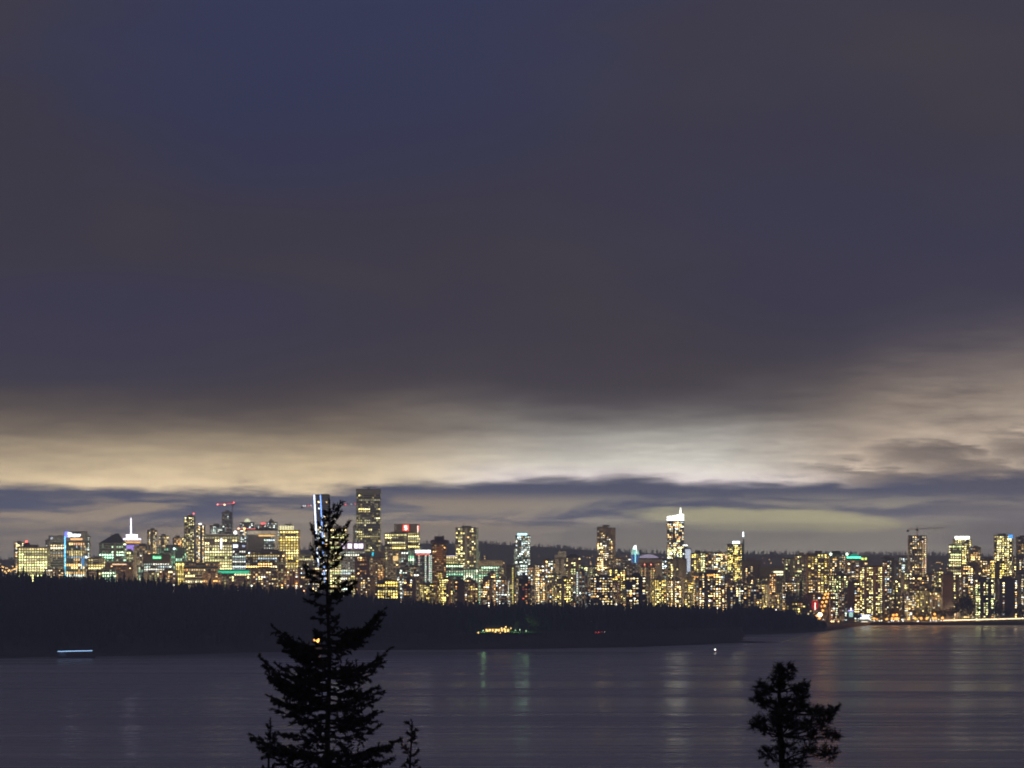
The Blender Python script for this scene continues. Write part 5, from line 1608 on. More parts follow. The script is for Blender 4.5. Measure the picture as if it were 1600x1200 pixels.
def conifer_arrays(rng, h, r, tiers=6, seg=7):
    """a ragged conifer of drooping tiers; returns vertices and triangles"""
    v, f = [], []
    z0 = h * .10
    for t_ in range(tiers):
        a = t_ / tiers
        zt = z0 + (h - z0) * min(1.0, (a + 1.55 / tiers))
        zb_ = z0 + (h - z0) * a
        rr = r * (1 - a) ** .8 * rng.uniform(.8, 1.15)
        n = len(v)
        ox, oy = rng.uniform(-.05, .05) * r, rng.uniform(-.05, .05) * r
        v.append((ox, oy, zt))
        ph = rng.random() * 6.28
        for k in range(seg * 2):
            q = rr * (rng.uniform(.75, 1.2) if k % 2 == 0 else rng.uniform(.38, .55))
            an = ph + math.pi * k / seg
            v.append((ox + q * math.cos(an), oy + q * math.sin(an), zb_ + (rng.uniform(-.02, .02) * h if k % 2 == 0 else .045 * h)))
        for k in range(seg * 2):
            f.append((n, n + 1 + k, n + 1 + (k + 1) % (seg * 2)))
    n = len(v)
    tr = r * .07
    for k in range(5):
        an = 2 * math.pi * k / 5
        v += [(tr * math.cos(an), tr * math.sin(an), -1.5), (tr * .3 * math.cos(an), tr * .3 * math.sin(an), h * .9)]
    for k in range(5):
        a_, b_ = n + 2 * k, n + 2 * ((k + 1) % 5)
        f += [(a_, b_, b_ + 1), (a_, b_ + 1, a_ + 1)]
    return np.array(v, dtype=np.float32), np.array(f, dtype=np.int32)


def leafy_arrays(rng, h, r, clumps=9, leaves=46):
    """a broad crown of leaf clumps made of small leaf-sized faces"""
    v, f = [], []
    n = 0
    tr = r * .07
    for k in range(6):
        an = 2 * math.pi * k / 6
        v += [(tr * math.cos(an), tr * math.sin(an), -1.0), (tr * .5 * math.cos(an), tr * .5 * math.sin(an), h * .55)]
    for k in range(6):
        a_, b_ = 2 * k, 2 * ((k + 1) % 6)
        f += [(a_, b_, b_ + 1), (a_, b_ + 1, a_ + 1)]
    for c in range(clumps):
        an = rng.random() * 6.28
        q = rng.random() ** .5 * r * .66
        cz = h * rng.uniform(.42, .86)
        cr = r * rng.uniform(.28, .46) * (1.15 - .5 * abs(cz / h - .6))
        cx_, cy_ = q * math.cos(an), q * math.sin(an)
        n = len(v)
        v += [(0, 0, h * .35), (.06 * r, 0, h * .35), (cx_, cy_, cz)]
        f.append((n, n + 1, n + 2))
        for l in range(leaves):
            d_ = Vector((rng.gauss(0, 1), rng.gauss(0, 1), rng.gauss(0, .8))).normalized() * cr * rng.uniform(.55, 1.1)
            p = Vector((cx_, cy_, cz)) + d_
            u = Vector((rng.gauss(0, 1), rng.gauss(0, 1), rng.gauss(0, 1))).normalized()
            w_ = u.orthogonal().normalized()
            s = cr * rng.uniform(.22, .42)
            n = len(v)
            v += [tuple(p + u * s), tuple(p - u * s * .6 + w_ * s * .6), tuple(p - u * s * .6 - w_ * s * .6)]
            f.append((n, n + 1, n + 2))
    return np.array(v, dtype=np.float32), np.array(f, dtype=np.int32)


def mesh_np(name, v, f, mat):
    me = bpy.data.meshes.new(name)
    me.vertices.add(len(v))
    me.vertices.foreach_set('co', v.astype(np.float32).ravel())
    me.loops.add(len(f) * 3)
    me.loops.foreach_set('vertex_index', f.astype(np.int32).ravel())
    me.polygons.add(len(f))
    me.polygons.foreach_set('loop_start', np.arange(0, len(f) * 3, 3, dtype=np.int32))
    me.polygons.foreach_set('loop_total', np.full(len(f), 3, dtype=np.int32))
    me.update(calc_edges=True)
    me.materials.append(mat)
    return me


class Wood:
    def __init__(self):
        self.V, self.F, self.n = [], [], 0

    def add(self, arr, x, y, z, s, rz, sz=1.0):
        v, f = arr
        c, q = math.cos(rz), math.sin(rz)
        o = np.empty_like(v)
        o[:, 0] = (v[:, 0] * c - v[:, 1] * q) * s + x
        o[:, 1] = (v[:, 0] * q + v[:, 1] * c) * s + y
        o[:, 2] = v[:, 2] * s * sz + z
        self.V.append(o)
        self.F.append(f + self.n)
        self.n += len(v)

    def build(self, name, mat):
        me = mesh_np(name, np.concatenate(self.V), np.concatenate(self.F), mat)
        o = bpy.data.objects.new(name, me)
        COL.objects.link(o)
        o['kind'] = 'stuff'
        return o


rw = random.Random(4)
CON = [conifer_arrays(rw, 1.0, rw.uniform(.13, .19), 6, 6) for _ in range(8)]
CON_FINE = [conifer_arrays(rw, 1.0, rw.uniform(.12, .18), 10, 7) for _ in range(8)]
CON_TINY = [conifer_arrays(rw, 1.0, rw.uniform(.16, .24), 3, 4) for _ in range(5)]
LEAFY = [leafy_arrays(rw, 1.0, rw.uniform(.38, .50)) for _ in range(5)]


def tree_h(px):
    return lerp_pts([(-900, 30), (0, 30), (500, 29), (700, 26), (900, 25), (1000, 24), (1080, 22), (1157, 19)], px)


def in_clearing(px, d_):
    if 742 < px < 852 and 58 < d_ < 108:
        return True
    return 850 < px < 1130 and 62 < d_ < 84


wood = Wood()
cnt = 0
while cnt < 6200:
    px = rw.uniform(-260, 1158)
    s = shore(px)
    Y = s + 6 + (4165 - s) * rw.random()
    d_ = Y - s
    if in_clearing(px, d_):
        continue
    h = tree_h(px) * rw.uniform(.72, 1.08)
    if d_ < 62:
        low = .9 if px < 700 else (.34 if px > 735 else .6)
        if 735 < px < 1135:
            h *= .30 if d_ > 25 else .22
        else:
            h *= low * (.55 + .45 * d_ / 62)
    wood.add(rw.choice(CON), px_x(px, Y), Y, ground_z(px, Y) - .5, h, rw.random() * 6.28)
    cnt += 1
wood.build('woodland', M_NEEDLE)

# every conifer that stands against the town or the water is a tree of its own
FINE_ME = [mesh_np('conifer', v, f, M_NEEDLE) for v, f in CON_FINE]


def lone_tree(me, name, px, Y, h, label, group, cat='tree', z=None, sz=1.0):
    o = bpy.data.objects.new(name, me)
    COL.objects.link(o)
    o.location = (px_x(px, Y), Y, (ground_z(px, Y) - .6) if z is None else z)
    o.rotation_euler = (0, 0, rw.random() * 6.28)
    o.scale = (h * sz, h * sz, h)
    return tag(o, label, cat, group)


n_c = 0
seen = {}
x = -20.0
while x < 1156:
    Y = rw.uniform(4120, 4175)
    h = tree_h(x) * rw.choice([rw.uniform(.72, .95), rw.uniform(.85, 1.1), rw.uniform(.9, 1.15), rw.uniform(1.1, 1.38)])
    mk = min(MARKS, key=lambda q: abs(q[0] - x))[1]
    seen[mk] = seen.get(mk, 0) + 1
    lone_tree(rw.choice(FINE_ME), 'conifer', x, Y, h, f'{ordinal(seen[mk])} from the left of the dark crest conifers below {mk}', 'conifers on the wood crest', sz=rw.uniform(1.0, 1.55))
    x += rw.choice((3.0, 5.0, 7.0, 11.0)) + rw.uniform(0, 2.5)
    n_c += 1
for px, ytop, lab in ((194, 890, 'tallest dark conifer on the crest below the violet lookout'), (137, 884, 'pointed conifer on the crest at the right edge of the blue-lined tower'), (175, 897, 'conifer on the crest left of the tallest one'), (202, 899, 'conifer on the crest just right of the tallest one'), (211, 896, 'thin conifer in front of the ribbed concrete tower'),
                      (231, 897, 'conifer on the crest below the green sign'), (453, 907, 'round-shouldered conifers before the red brick strips'), (919, 922, 'dense dark conifer on the crest left of the dark banded block'), (1037, 930, 'conifer clump on the crest left of the dense yellow slab'), (1010, 926, 'conifer spiking up at the foot of the portal-shaped hotel'), (990, 930, 'conifer before the black block with large windows')):
    Y = 4185
    z = ground_z(px, Y) - .6
    lone_tree(rw.choice(FINE_ME), 'conifer', px, Y, px_z(ytop, Y) - z, lab, None, sz=1.25 if 'dense' in lab or 'round' in lab or 'clump' in lab else 1.0)

# the second headland, nearer the beach: mixed low wood
LEAF_ME = [mesh_np('broadleaf_tree', v, f, M_LEAF) for v, f in LEAFY]
head = Wood()
TOPH = [(1150, 26), (1165, 25), (1200, 25), (1230, 22), (1255, 16), (1275, 11), (1292, 6)]
for k in range(420):
    px = rw.uniform(1150, 1291)
    s = shore(max(px, 1164))
    Y = s + 12 + (4240 - s) * rw.random() if px < 1285 else s + rw.uniform(8, 60)
    h = lerp_pts(TOPH, px) * rw.uniform(.65, 1.05) * min(1.0, .4 + (Y - s) / 90)
    if rw.random() < .45:
        head.add(rw.choice(CON), px_x(px, Y), Y, ground_z(max(px, 1164), Y) - .5, h, rw.random() * 6.28)
    else:
        head.add(rw.choice(LEAFY), px_x(px, Y), Y, ground_z(max(px, 1164), Y) - .5, h, rw.random() * 6.28)
head.build('headland_woodland', M_NEEDLE)
x = 1150.0
HC = HL = 0
while x < 1290:
    h = lerp_pts(TOPH, x) * rw.uniform(.9, 1.2)
    if rw.random() < .5:
        HC += 1
        lone_tree(rw.choice(FINE_ME), 'conifer', x, rw.uniform(4225, 4250), h, ordinal(HC) + ' conifer from the left along the top of the headland wood near the beach', 'conifers of the headland wood')
    else:
        HL += 1
        lone_tree(rw.choice(LEAF_ME), 'broadleaf_tree', x, rw.uniform(4225, 4250), h, ordinal(HL) + ' round-headed tree from the left along the headland wood top', 'round trees of the headland wood')
    x += rw.uniform(5, 9)

# trees of the seafront and its streets
for px, ytop, Y, h_, kind, lab in (
        (1252, 904, 4455, 0, 'c', 'tall dark cypress beside the balcony-grid tower'), (1240, 916, 4452, 0, 'l', 'wide dark tree left of the tall cypress'), (1259, 932, 4440, 0, 'l', 'dark bushy tree right of the tall cypress foot'),
        (1399, 912, 4462, 0, 'c', 'very tall dark tree between the big slab and the low houses'), (1411, 924, 4466, 0, 'c', 'tall dark tree right of the very tall one behind the orange lamps'), (1391, 940, 4458, 0, 'l', 'rounded tree glowing orange from lamps, left cluster'),
        (1403, 948, 4452, 0, 'l', 'small lamp-lit tree inside the left orange cluster'), (1382, 953, 4446, 0, 'l', 'dark tree with pale flecks right of the beach pavilion'), (1372, 957, 4444, 0, 'l', 'low dark tree close to the beach pavilion'),
        (1430, 952, 4456, 0, 'l', 'lamp-lit tree between the two orange lamp clusters'), (1444, 950, 4458, 0, 'l', 'dark tree right of the two central orange lamps'), (1463, 948, 4455, 0, 'l', 'amber-lit tree of the right orange cluster'), (1474, 952, 4455, 0, 'l', 'amber-lit tree at the right end of the lamps'),
        (1487, 944, 4452, 0, 'l', 'dark tree below the blank-walled tower'), (1502, 922, 4456, 0, 'l', 'big dark tree between the blank-walled and pier-cornered towers'), (1512, 926, 4459, 0, 'l', 'second big dark tree left of the pier-cornered tower'), (1517, 942, 4452, 0, 'l', 'lower dark tree at the pier-cornered tower'),
        (1556, 938, 4454, 0, 'l', 'dark tree right of the pier-cornered tower'), (1572, 949, 4452, 0, 'l', 'small dark tree under the broad dark wall'), (1595, 946, 4452, 0, 'l', 'dark tree at the right edge above the car light trail'),
        (1275.5, 937, 4600, 0, 's', 'street tree soaked in orange light on the avenue, upper'), (1296.5, 941, 4580, 0, 's', 'street tree soaked in orange light on the avenue, lower'), (1274, 955, 4448, 0, 'l', 'dark tree at the corner of avenue and beach'), (1262, 958, 4400, 0, 'l', 'dim purple-shaded tree left of the glaring floodlight'),
        (1316, 958, 4443, 0, 'l', 'small street tree under the twin wings'), (1338, 957, 4443, 0, 'l', 'small street tree between kiosk and pavilion'), (1460, 916, 4540, 0, 'l', 'dark tree top among the low houses left of the blank wall')):
    z = ground_z(px, Y) - .6
    H_ = px_z(ytop, Y) - z
    wide = 1.0 if kind == 'l' else .9
    if kind == 's':
        lone_tree(rw.choice(LEAF_ME), 'broadleaf_tree', px, Y, H_, lab, None, sz=.45)
    elif kind == 'l':
        lone_tree(rw.choice(LEAF_ME), 'broadleaf_tree', px, Y, H_, lab, None, sz=wide * (1.0 if H_ < 26 else .72))
    else:
        lone_tree(rw.choice(FINE_ME), 'conifer', px, Y, H_, lab, None, sz=1.05)

# far slope: small trees, and the serrated ridge
far = Wood()
for k in range(2600):
    px = rw.uniform(-500, 2000)
    Y = 6400 + 3000 * rw.random() ** .8
    far.add(rw.choice(CON_TINY), px_x(px, Y), Y, ground_z(px, Y) - .5, rw.uniform(6, 10), rw.random() * 6.28)
for k in range(2600):
    px = rw.uniform(-700, 2200)
    Y = rw.uniform(9250, 9560)
    far.add(rw.choice(CON_TINY), px_x(px, Y), Y, ground_z(px, Y) - .5, rw.choice([rw.uniform(10, 13), rw.uniform(11, 14), rw.uniform(11, 15 if px < 900 else 17)]), rw.random() * 6.28)
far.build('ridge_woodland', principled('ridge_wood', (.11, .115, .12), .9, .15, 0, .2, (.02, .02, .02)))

# ------------------------------------------------------------------ rocks of the point and the beach groyne
M_ROCK = principled('wet_rock', (.05, .048, .046), .8, .3, 0, .3, (.6, .6, .6))
def rock_mesh(seed):
    r_ = random.Random(seed)
    bm = bmesh.new()
    bmesh.ops.create_icosphere(bm, subdivisions=1, radius=1)
    for v in bm.verts:
        v.co *= r_.uniform(.7, 1.2)
        v.co.z *= .7
    me = bpy.data.meshes.new('rock')
    bm.to_mesh(me)
    bm.free()
    me.materials.append(M_ROCK)
    return me


ROCKS = [rock_mesh(i) for i in range(6)]
for k in range(46):
    f_ = k / 45
    px = 1150 + 67 * f_ ** .9 + rw.uniform(-1, 1)
    Y = 3566 + rw.uniform(-5, 5) + 6 * f_
    o = bpy.data.objects.new('rock', rw.choice(ROCKS))
    COL.objects.link(o)
    s = (3.4 * (1 - f_) ** .8 + .7) * rw.uniform(.7, 1.2)
    o.location = (px_x(px, Y), Y, -.1 * s)
    o.scale = (s * 1.5, s, s)
    o.rotation_euler = (0, 0, rw.random() * 6)
    tag(o, ordinal(k + 1) + ' boulder from the wooded point out along the rocky spit', 'rock', 'boulders of the rocky spit')
for k in range(30):
    f_ = k / 29
    px = 1288 + 46 * f_
    Y = 4150 + rw.uniform(-4, 4)
    o = bpy.data.objects.new('rock', rw.choice(ROCKS))
    COL.objects.link(o)
    s = rw.uniform(.9, 1.8)
    o.location = (px_x(px, Y), Y, -.1)
    o.scale = (s * 2.2, s, s * .8)
    o.rotation_euler = (0, 0, rw.uniform(-.4, .4))
    tag(o, ordinal(k + 1) + ' stone from the left in the low groyne by the beach', 'rock', 'stones of the beach groyne')

# ------------------------------------------------------------------ lit picnic lawn in the wood
def at(px, d_):
    Y = shore(px) + d_
    return px_x(px, Y), Y


lv = []
for px in range(744, 856, 8):
    for d_ in (60, 76, 92, 108):
        x_, y_ = at(px, d_)
        lv.append((x_, y_, px_z(988.5, y_) + (d_ - 60) * .03 if True else 0))
lf = []
for i in range(13):
    for j in range(3):
        a = i * 4 + j
        lf.append((a, a + 4, a + 5, a + 1))
me = bpy.data.meshes.new('lawn')
me.from_pydata(lv, [], lf)
me.materials.append(principled('lawn_grass', (.05, .16, .035), .9, .1, 0, .3, (.4, .4, .4)))
o = bpy.data.objects.new('lawn', me)
COL.objects.link(o)
o['kind'] = 'structure'
G_LAWN = emitter('lawn_globe', (.72, 1, .62), 3)
G_TEA = emitter('tea_house_globe', (1, .60, .20), 4.5)
ME_LAWN, ME_TEA = lamp_mesh('lawn_lamp', 4, .5, G_LAWN), lamp_mesh('lawn_lamp', 4, .75, G_TEA)
LK = 0
for px, py, d_ in ((755, 985, 80), (805, 984.6, 84), (812, 984, 88), (822, 985.6, 82)):
    Y = shore(px) + d_
    lamp(ME_LAWN, px, py, Y, ordinal(LK + 1) + ' greenish lamp from the left lighting the lawn in the wood', 'greenish lawn lamps', 'lawn_lamp', 4)
    bulb(COL.objects['lawn_lamp' if LK == 0 else 'lawn_lamp.%03d' % LK], 4, 2600, (.50, 1, .38))
    LK += 1
TL = 0
for px, py, d_ in sorted(((747.2, 988.6, 66), (762, 985.4, 90), (766, 984.6, 92), (774, 987.6, 70), (781.5, 988.8, 64), (783.6, 981.6, 96), (788, 982.6, 96), (790.2, 979.6, 98), (789.6, 987, 72), (793.5, 986, 84), (798, 981.4, 97), (776.5, 984.4, 92))):
    Y = shore(px) + d_
    TL += 1
    lamp(ME_TEA, px, py, Y, ordinal(TL) + ' warm lamp from the left round the tea house in the wood', 'warm tea house lamps', 'lawn_lamp', 4)
Y = shore(780) + 100
zb = px_z(988, Y)
t_ = thing('tea_house', (px_x(780, Y), Y, zb), 'low tea house with amber windows on the lit lawn in the wood', 'house')
m = MB(); m.box(-16, 12, 0, 9, -2, 4.4); m.build('wall', wall_mat((.40, .33, .24)), t_)
m = MB(); m.v += [(-17, -1, 4.45), (13, -1, 4.45), (13, 10, 4.45), (-17, 10, 4.45), (-12, 4.5, 7.4), (8, 4.5, 7.4)]; m.f += [(0, 1, 5, 4), (1, 2, 5), (2, 3, 4, 5), (3, 0, 4), (3, 2, 1, 0)]; m.build('roof', M_ROOF, t_)
for k in range(8):
    m = MB(); m.box(-14.5 + k * 3.3, -12.6 + k * 3.3, -.25, -.02, 1.0, 3.4); m.build('window', glow_mat((1, .60, .18), 1.3), t_)
lone_tree(LEAF_ME[0], 'broadleaf_tree', 833, shore(833) + 92, px_z(956, shore(833) + 92) - px_z(988, shore(833) + 92), 'broad dark tree standing on the lit lawn in the wood', None, z=px_z(988, shore(833) + 92))
lone_tree(LEAF_ME[2], 'broadleaf_tree', 806, shore(806) + 104, 14, 'rusty lamp-lit tree behind the tea house', None, z=px_z(988, shore(806) + 104))

# ------------------------------------------------------------------ boat light trail and buoy
Y = 3050.0
zb = 0
t_ = thing('trail_barge', (px_x(117, Y), Y, 0), 'blue-white boat light trail on an added low dark barge under the wooded shore', 'boat')  # made-up barge that carries a small boat's light trail
m = MB(); hl = 16
m.v += [(-hl, -2.4, -.4), (hl, -2.4, -.4), (hl + 2.5, 0, -.2), (hl, 2.4, -.4), (-hl, 2.4, -.4), (-hl - .6, -3, 1.6), (hl, -3, 1.6), (hl + 4, 0, 1.9), (hl, 3, 1.6), (-hl - .6, 3, 1.6)]
m.f += [(0, 1, 6, 5), (1, 2, 7, 6), (2, 3, 8, 7), (3, 4, 9, 8), (4, 0, 5, 9), (5, 6, 7, 8, 9), (4, 3, 2, 1, 0)]
m.build('hull', principled('hull_paint', (.04, .05, .06), .5), t_)
m = MB(); m.box(-hl + 1, -hl + 7, -1.8, 1.8, 1.65, 4.4); m.box(-hl + 2, -hl + 5.5, -1.4, 1.4, 4.45, 6.2); m.build('deckhouse', principled('cabin_paint', (.2, .22, .24), .5), t_)
m = MB(); m.tube((-hl + 3, 0, 6.2), (-hl + 3, 0, 10.5), .12); m.build('mast', M_STEEL, t_)
m = MB()
z0, z1 = px_z(1017.8, Y), px_z(1016.5, Y)
m.tube((-hl, -2.9, z0), (hl + 1, -2.9, z1), .30, seg=6)
m.build('boat_trail_glow', glow_mat((.36, .62, 1), 1.2), t_)  # the moving boat's light trail as a glowing tube
m = MB()
for k in range(9):
    xx = -hl + k * (2 * hl / 8)
    m.tube((xx, -2.9, 1.6), (xx, -2.9, z0 + (z1 - z0) * k / 8), .07, seg=4)
m.build('stanchions', M_STEEL, t_)
Y = 3228.0
t_ = thing('buoy', (px_x(1117.3, Y), Y, 0), 'white-lit buoy floating alone on the dark water', 'buoy')
m = MB(); m.lathe([(.6, -.5), (1.3, -.2), (1.3, .5), (.5, .8)], 12); m.build('float', principled('buoy_paint', (.3, .05, .04), .5), t_)
m = MB()
for k in range(4):
    a = math.pi / 2 * k
    m.tube((.8 * math.cos(a), .8 * math.sin(a), .6), (.2 * math.cos(a), .2 * math.sin(a), 2.0), .06, seg=4)
m.build('frame', M_STEEL, t_)
m = MB(); m.lathe([(.35, 1.9), (.75, 2.3), (.75, 2.9), (.3, 3.2)], 10); m.build('lamp', glow_mat((.95, 1, .92), 9), t_)

# ------------------------------------------------------------------ near trees on the hillside, dark against the bay
M_NEAR_NEEDLE = principled('fir_needle', (.045, .048, .032), .8, .2, 0, .3, (2, 2, 2))
M_NEAR_BARK = principled('fir_bark', (.06, .045, .035), .95, .1, 0, .3, (3, 3, 3))
M_NEAR_LEAF = principled('pine_leaf', (.045, .042, .030), .8, .2, 0, .3, (2, 2, 2))
rt = random.Random(15)


def spray(v, f, p, d_, ln, rng, n, w=.035, spread=.75):
    """short needle tufts along a twig from p in direction d_"""
    d_ = d_.normalized()
    s = d_.orthogonal().normalized()
    b_ = d_.cross(s)
    for i in range(n):
        q = p + d_ * (ln * (i + rng.random()) / n)
        a = rng.random() * 6.28
        out = (s * math.cos(a) + b_ * math.sin(a)) * spread + d_ * rng.uniform(.5, 1.1)
        out.normalize()
        L_ = rng.uniform(.09, .17)
        side = out.cross(Vector((rng.gauss(0, 1), rng.gauss(0, 1), rng.gauss(0, 1)))).normalized() * w * rng.uniform(.6, 1.1)
        k = len(v)
        v += [tuple(q - side), tuple(q + side), tuple(q + out * L_)]
        f.append((k, k + 1, k + 2))


def near_fir(name, label, Y, px_c, y_top, y_base_z, env, heroes, dens=1.0, lean=0.0, sparse_from=1.0, seed=1):
    rng = random.Random(seed)
    sc = Y / F_PX                                    # metres for one pixel at this distance
    z_top = px_z(y_top, Y)
    zb = y_base_z
    t_ = thing(name, (px_x(px_c, Y), Y, zb), label, 'tree')
    H_ = z_top - zb
    tr = MB()
    N_ = 16
    axis = [Vector((lean * H_ * (i / N_) + .05 * math.sin(i * 1.3), .04 * math.cos(i * 1.1), H_ * i / N_)) for i in range(N_ + 1)]
    axis[0] = Vector((0, 0, -1.5))
    for i in range(N_):
        r0, r1 = .24 * (1 - i / N_) + .018, .24 * (1 - (i + 1) / N_) + .018
        tr.tube(axis[i], axis[i + 1], r0, r1, 9)
    tr.build('trunk', M_NEAR_BARK, t_)

    def on_axis(z):
        k = max(0.0, min(N_ - 1e-6, z / H_ * N_))
        i = int(k)
        return axis[i].lerp(axis[i + 1], k - i)

    br = MB()
    v, f = [], []

    def limb(z, ang, ln, up0=-.15, up1=.5, hero=False):
        p = on_axis(z)
        dir_ = Vector((math.cos(ang), math.sin(ang), 0))
        segs = 8
        pts = []
        for i in range(segs + 1):
            t2 = i / segs
            zz = up0 * ln * t2 + up1 * ln * t2 ** 2.4
            pts.append(p + dir_ * (ln * t2) + Vector((rng.gauss(0, .025), rng.gauss(0, .025), zz + rng.gauss(0, .02))) * (1 if i else 0))
        r0 = min(.06, .014 + ln * .016)
        for i in range(segs):
            br.tube(pts[i], pts[i + 1], r0 * (1 - i / segs) + .006, r0 * (1 - (i + 1) / segs) + .006, 5)
        # side twigs hang and spread from the limb
        nt_ = int((3 + ln * 4.2) * dens * (1.35 if z < H_ - 5.0 else 1.0))
        for k in range(nt_):
            t2 = .10 + .90 * (k + rng.random()) / nt_
            i = min(segs - 1, int(t2 * segs))
            q = pts[i].lerp(pts[i + 1], t2 * segs - i)
            tang = (pts[i + 1] - pts[i]).normalized()
            side = tang.cross(Vector((0, 0, 1))).normalized() * rng.choice((-1, 1))
            L_ = (ln * .28 * (1 - t2) + .16 + .10 * ln * .3) * rng.uniform(.6, 1.2)
            tw = (side * rng.uniform(.3, 1.0) + tang * rng.uniform(.5, 1.0) + Vector((0, 0, rng.uniform(-.45, .35)))).normalized()
            br.tube(q, q + tw * L_, .007, .003, 3)
            spray(v, f, q, tw, L_, rng, int(7 + L_ * 30))
            if L_ > .3:
                for s2 in range(3):
                    q2 = q + tw * (L_ * rng.uniform(.3, .9))
                    t3 = (tw + Vector((rng.gauss(0, .6), rng.gauss(0, .6), rng.gauss(-.1, .45)))).normalized()
                    l3 = L_ * rng.uniform(.3, .55)
                    br.tube(q2, q2 + t3 * l3, .005, .003, 3)
                    spray(v, f, q2, t3, l3, rng, int(7 + l3 * 40))
        spray(v, f, pts[-2], pts[-1] - pts[-2], (pts[-1] - pts[-2]).length + .1, rng, 14)
        spray(v, f, pts[-4], pts[-1] - pts[-4], (pts[-1] - pts[-4]).length, rng, 16)

    z = H_ - .25
    ang = rng.random() * 6.28
    while z > H_ - env[-1][0] * sc:
        dpx = (H_ - z) / sc
        R_ = lerp_pts(env, dpx) * sc * rng.choice((.62, .85, 1.0, 1.0))
        for k in range(rng.choice((1, 2, 2)) if dpx < 190 else rng.choice((2, 2, 3))):
            ang += 2.4 + rng.uniform(-.4, .4)
            ln = R_ * rng.choice((rng.uniform(.45, .75), rng.uniform(.7, 1.0)))
            if ln > .12:
                steep = 1.0 if dpx < 60 else (.55 if dpx < 160 else .42)
                limb(z + rng.uniform(-.1, .1), ang, ln, up0=(.35 if dpx < 50 else rng.uniform(-.22, .05)), up1=steep * rng.uniform(.5, 1.0))
        z -= rng.uniform(.16, .30) * (1.0 + .35 * dpx / 250)
    for (tx, ty, ay, up) in heroes:                  # limbs that shape the outline: tip and root rows
        zr = px_z(ay, Y) - zb
        dxm = (tx - px_c) * sc
        rise = px_z(ty, Y) - px_z(ay, Y)
        ln = abs(dxm)
        up0 = -.12
        up1 = rise / ln - up0
        for jit in (-.22, .0, .25):
            limb(zr + jit * .9 + rng.uniform(-.15, .15), (0 if dxm > 0 else math.pi) + jit, ln * (1 - abs(jit) * .35), up0, up1 * (1 - abs(jit)), True)
    # leader
    spray(v, f, on_axis(H_ - .7), Vector((0, 0, 1)), .8, rng, 46)
    br.build('branches', M_NEAR_BARK, t_)
    me_ = mesh_np('needles', np.array(v, dtype=np.float32), np.array(f, dtype=np.int32), M_NEAR_NEEDLE)
    o = bpy.data.objects.new('crown', me_)
    COL.objects.link(o)
    o.parent = t_
    return t_


def hill_z(px, Y):
    return 98.0 - .129 * Y


# env: pixels below the tip -> reach in pixels
near_fir('fir_tree', 'large dark fir rising from the hillside in front of the twisting tower', 150, 513, 783, hill_z(513, 150) - .5,
         [(0, 3), (20, 11), (45, 20), (70, 24), (110, 27), (135, 36), (170, 40), (205, 54), (240, 72), (270, 84), (310, 90), (350, 92), (430, 108), (640, 130)],
         [(533, 783, 806, 1), (545, 818, 842, 1), (485, 818, 850, 1), (541, 850, 872, 1), (489, 850, 880, 1), (558, 905, 915, 1), (476, 885, 908, 1), (602, 950, 1000, 1), (590, 962, 1008, 1), (425, 980, 1018, 1), (436, 1000, 1022, 1), (609, 1015, 1052, 1), (404, 1026, 1078, 1), (413, 1040, 1088, 1), (600, 1078, 1092, 1), (418, 1090, 1112, 1), (596, 1110, 1128, 1), (628, 1160, 1185, 1), (392, 1150, 1180, 1)], seed=3)


def clump_tree(name, label, Y, px_c, y_top, clumps, seed, trunk_px):
    """a wind-shaped tree whose crown is a handful of separate ragged clumps on crooked limbs"""
    rng = random.Random(seed)
    sc = Y / F_PX
    zb = hill_z(px_c, Y) - .5
    t_ = thing(name, (px_x(px_c, Y), Y, zb), label, 'tree')
    tr, v, f = MB(), [], []
    X = lambda p: (p - px_c) * sc
    Z = lambda p: px_z(p, Y) - zb
    tp = [Vector((0, 0, -1.5))] + [Vector((X(px), 0, Z(py))) for px, py in trunk_px]
    for i in range(len(tp) - 1):
        tr.tube(tp[i], tp[i + 1], .12 * (1 - i / len(tp)) + .018, .12 * (1 - (i + 1) / len(tp)) + .018, 8)
    tr.build('trunk', M_NEAR_BARK, t_)
    lb = MB()
    for (px, py, r, ry) in clumps:
        c = Vector((X(px), rng.uniform(-.5, .5) * r * sc, Z(py)))
        root = min(tp[1:], key=lambda q: (q - c).length + max(0, q.z - c.z) * 2)
        mid = root.lerp(c, .5) + Vector((rng.gauss(0, .06), rng.gauss(0, .06), rng.uniform(-.15, .05)))
        lb.tube(root, mid, .045, .03, 6)
        lb.tube(mid, c, .03, .016, 6)
        nb_ = int(6 + r * .85)
        for k in range(nb_):
            d_ = Vector((rng.gauss(0, 1), rng.gauss(0, 1), rng.gauss(.25, .9))).normalized()
            reach = r * sc * rng.uniform(.35, 1.0)
            e = c + Vector((d_.x * reach, d_.y * reach, d_.z * reach * ry))
            s0 = c + d_ * (r * sc * .08)
            lb.tube(s0, e, .011, .004, 4)
            ax = e - s0
            for g in range(2):
                q = s0.lerp(e, rng.uniform(.35, 1.0))
                t3 = (ax.normalized() + Vector((rng.gauss(0, .7), rng.gauss(0, .7), rng.gauss(.2, .5)))).normalized()
                lb.tube(q, q + t3 * .2, .005, .002, 3)
                spray(v, f, q, t3, .24 * rng.uniform(.6, 1.2), rng, 12, w=.017, spread=1.1)
            spray(v, f, s0.lerp(e, .45), ax, ax.length * .6, rng, 13, w=.018, spread=1.2)
    lb.build('branches', M_NEAR_BARK, t_)
    me_ = mesh_np('leaves', np.array(v, dtype=np.float32), np.array(f, dtype=np.int32), M_NEAR_LEAF)
    o = bpy.data.objects.new('crown', me_)
    COL.objects.link(o)
    o.parent = t_
    return t_


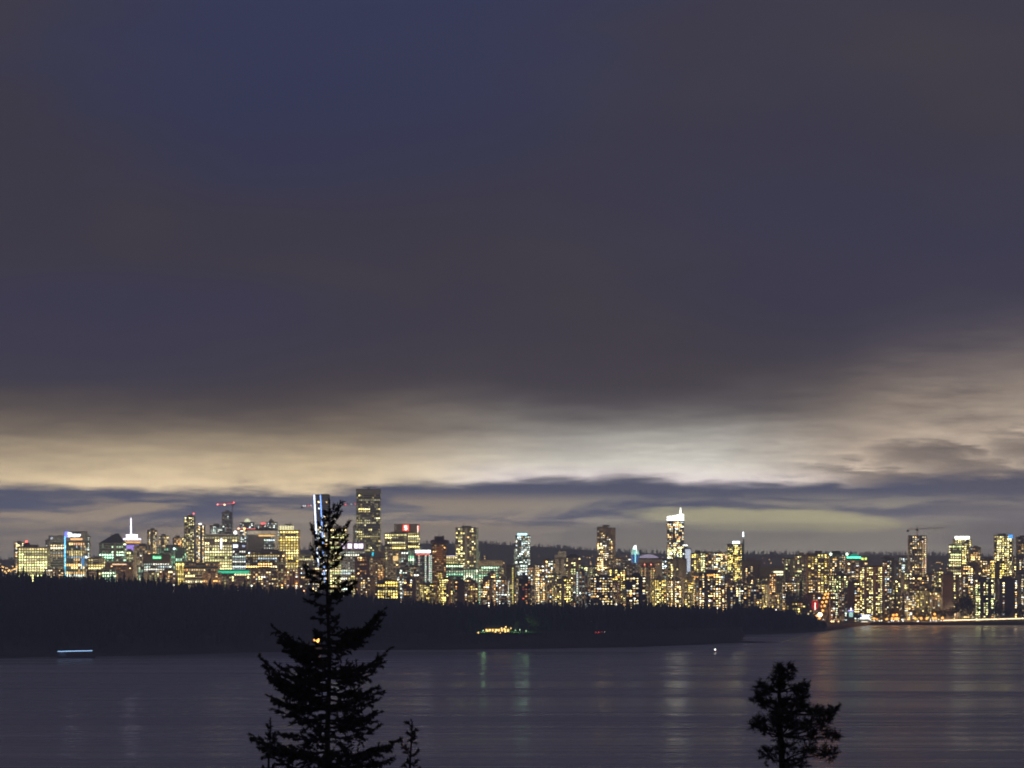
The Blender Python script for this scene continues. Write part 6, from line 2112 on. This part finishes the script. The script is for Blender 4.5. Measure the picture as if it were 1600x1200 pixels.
clump_tree('pine_tree', 'crooked dark pine of separate clumps rising from the hillside at lower right', 120, 1219, 1040,
           [(1217, 1048, 8, 1.1), (1225, 1049, 8, 1.0), (1237, 1046, 5, 1.4), (1213, 1062, 13, .9), (1229, 1060, 12, 1.0), (1221, 1072, 11, .7), (1190, 1083, 12, .9), (1200, 1075, 8, 1.0), (1183, 1096, 10, .8), (1196, 1100, 10, .7), (1187, 1072, 4, 1.5),
            (1244, 1080, 12, .9), (1254, 1086, 11, 1.1), (1246, 1099, 13, .9), (1257, 1072, 5, 1.3), (1222, 1108, 15, .8), (1240, 1114, 15, .8), (1212, 1116, 11, .8), (1258, 1106, 9, .8), (1272, 1116, 13, .9), (1280, 1110, 9, 1.2), (1292, 1116, 11, .9), (1303, 1108, 7, 1.3), (1288, 1128, 16, .8),
            (1186, 1126, 12, .9), (1180, 1136, 9, 1.2), (1207, 1098, 9, .8), (1231, 1098, 10, .8), (1217, 1124, 16, .8), (1236, 1128, 16, .8), (1262, 1130, 16, .8), (1215, 1136, 20, .8), (1245, 1140, 22, .8), (1275, 1146, 20, .8), (1196, 1142, 14, .8), (1228, 1166, 26, .8), (1262, 1172, 26, .8), (1300, 1150, 14, .8), (1295, 1178, 20, .8), (1200, 1180, 20, .8), (1240, 1196, 28, .8)], 8,
           [(1222, 1190), (1219, 1150), (1220, 1112), (1217, 1082), (1219, 1062), (1218, 1042)])
for px, ytop, Y, sd, lab in ((642, 1128, 135, 21, 'small fir tip just entering the bottom, right of the large fir'), (421, 1126, 140, 22, 'small fir tip just entering the bottom, left of the large fir')):
    near_fir('fir_tree', lab, Y, px, ytop, hill_z(px, Y) - .5, [(0, 3), (20, 9), (50, 17), (100, 26), (300, 46)], [], seed=sd, dens=.8)

# ------------------------------------------------------------------ damp night air over the bay
m = bpy.data.materials.new('night_haze')
m.use_nodes = True
n_ = m.node_tree
n_.nodes.clear()
vol = n_.nodes.new('ShaderNodeVolumePrincipled')
vol.inputs['Color'].default_value = (.68, .80, 1.0, 1)
vol.inputs['Density'].default_value = HAZE
vol.inputs['Anisotropy'].default_value = 0.0
o_ = n_.nodes.new('ShaderNodeOutputMaterial')
n_.links.new(vol.outputs[0], o_.inputs['Volume'])
m.cycles.homogeneous_volume = True
mb = MB()
mb.box(-9600, 9600, -400, 12600, -9, 207)
o = mb.build('haze', m)
o['kind'] = 'stuff'
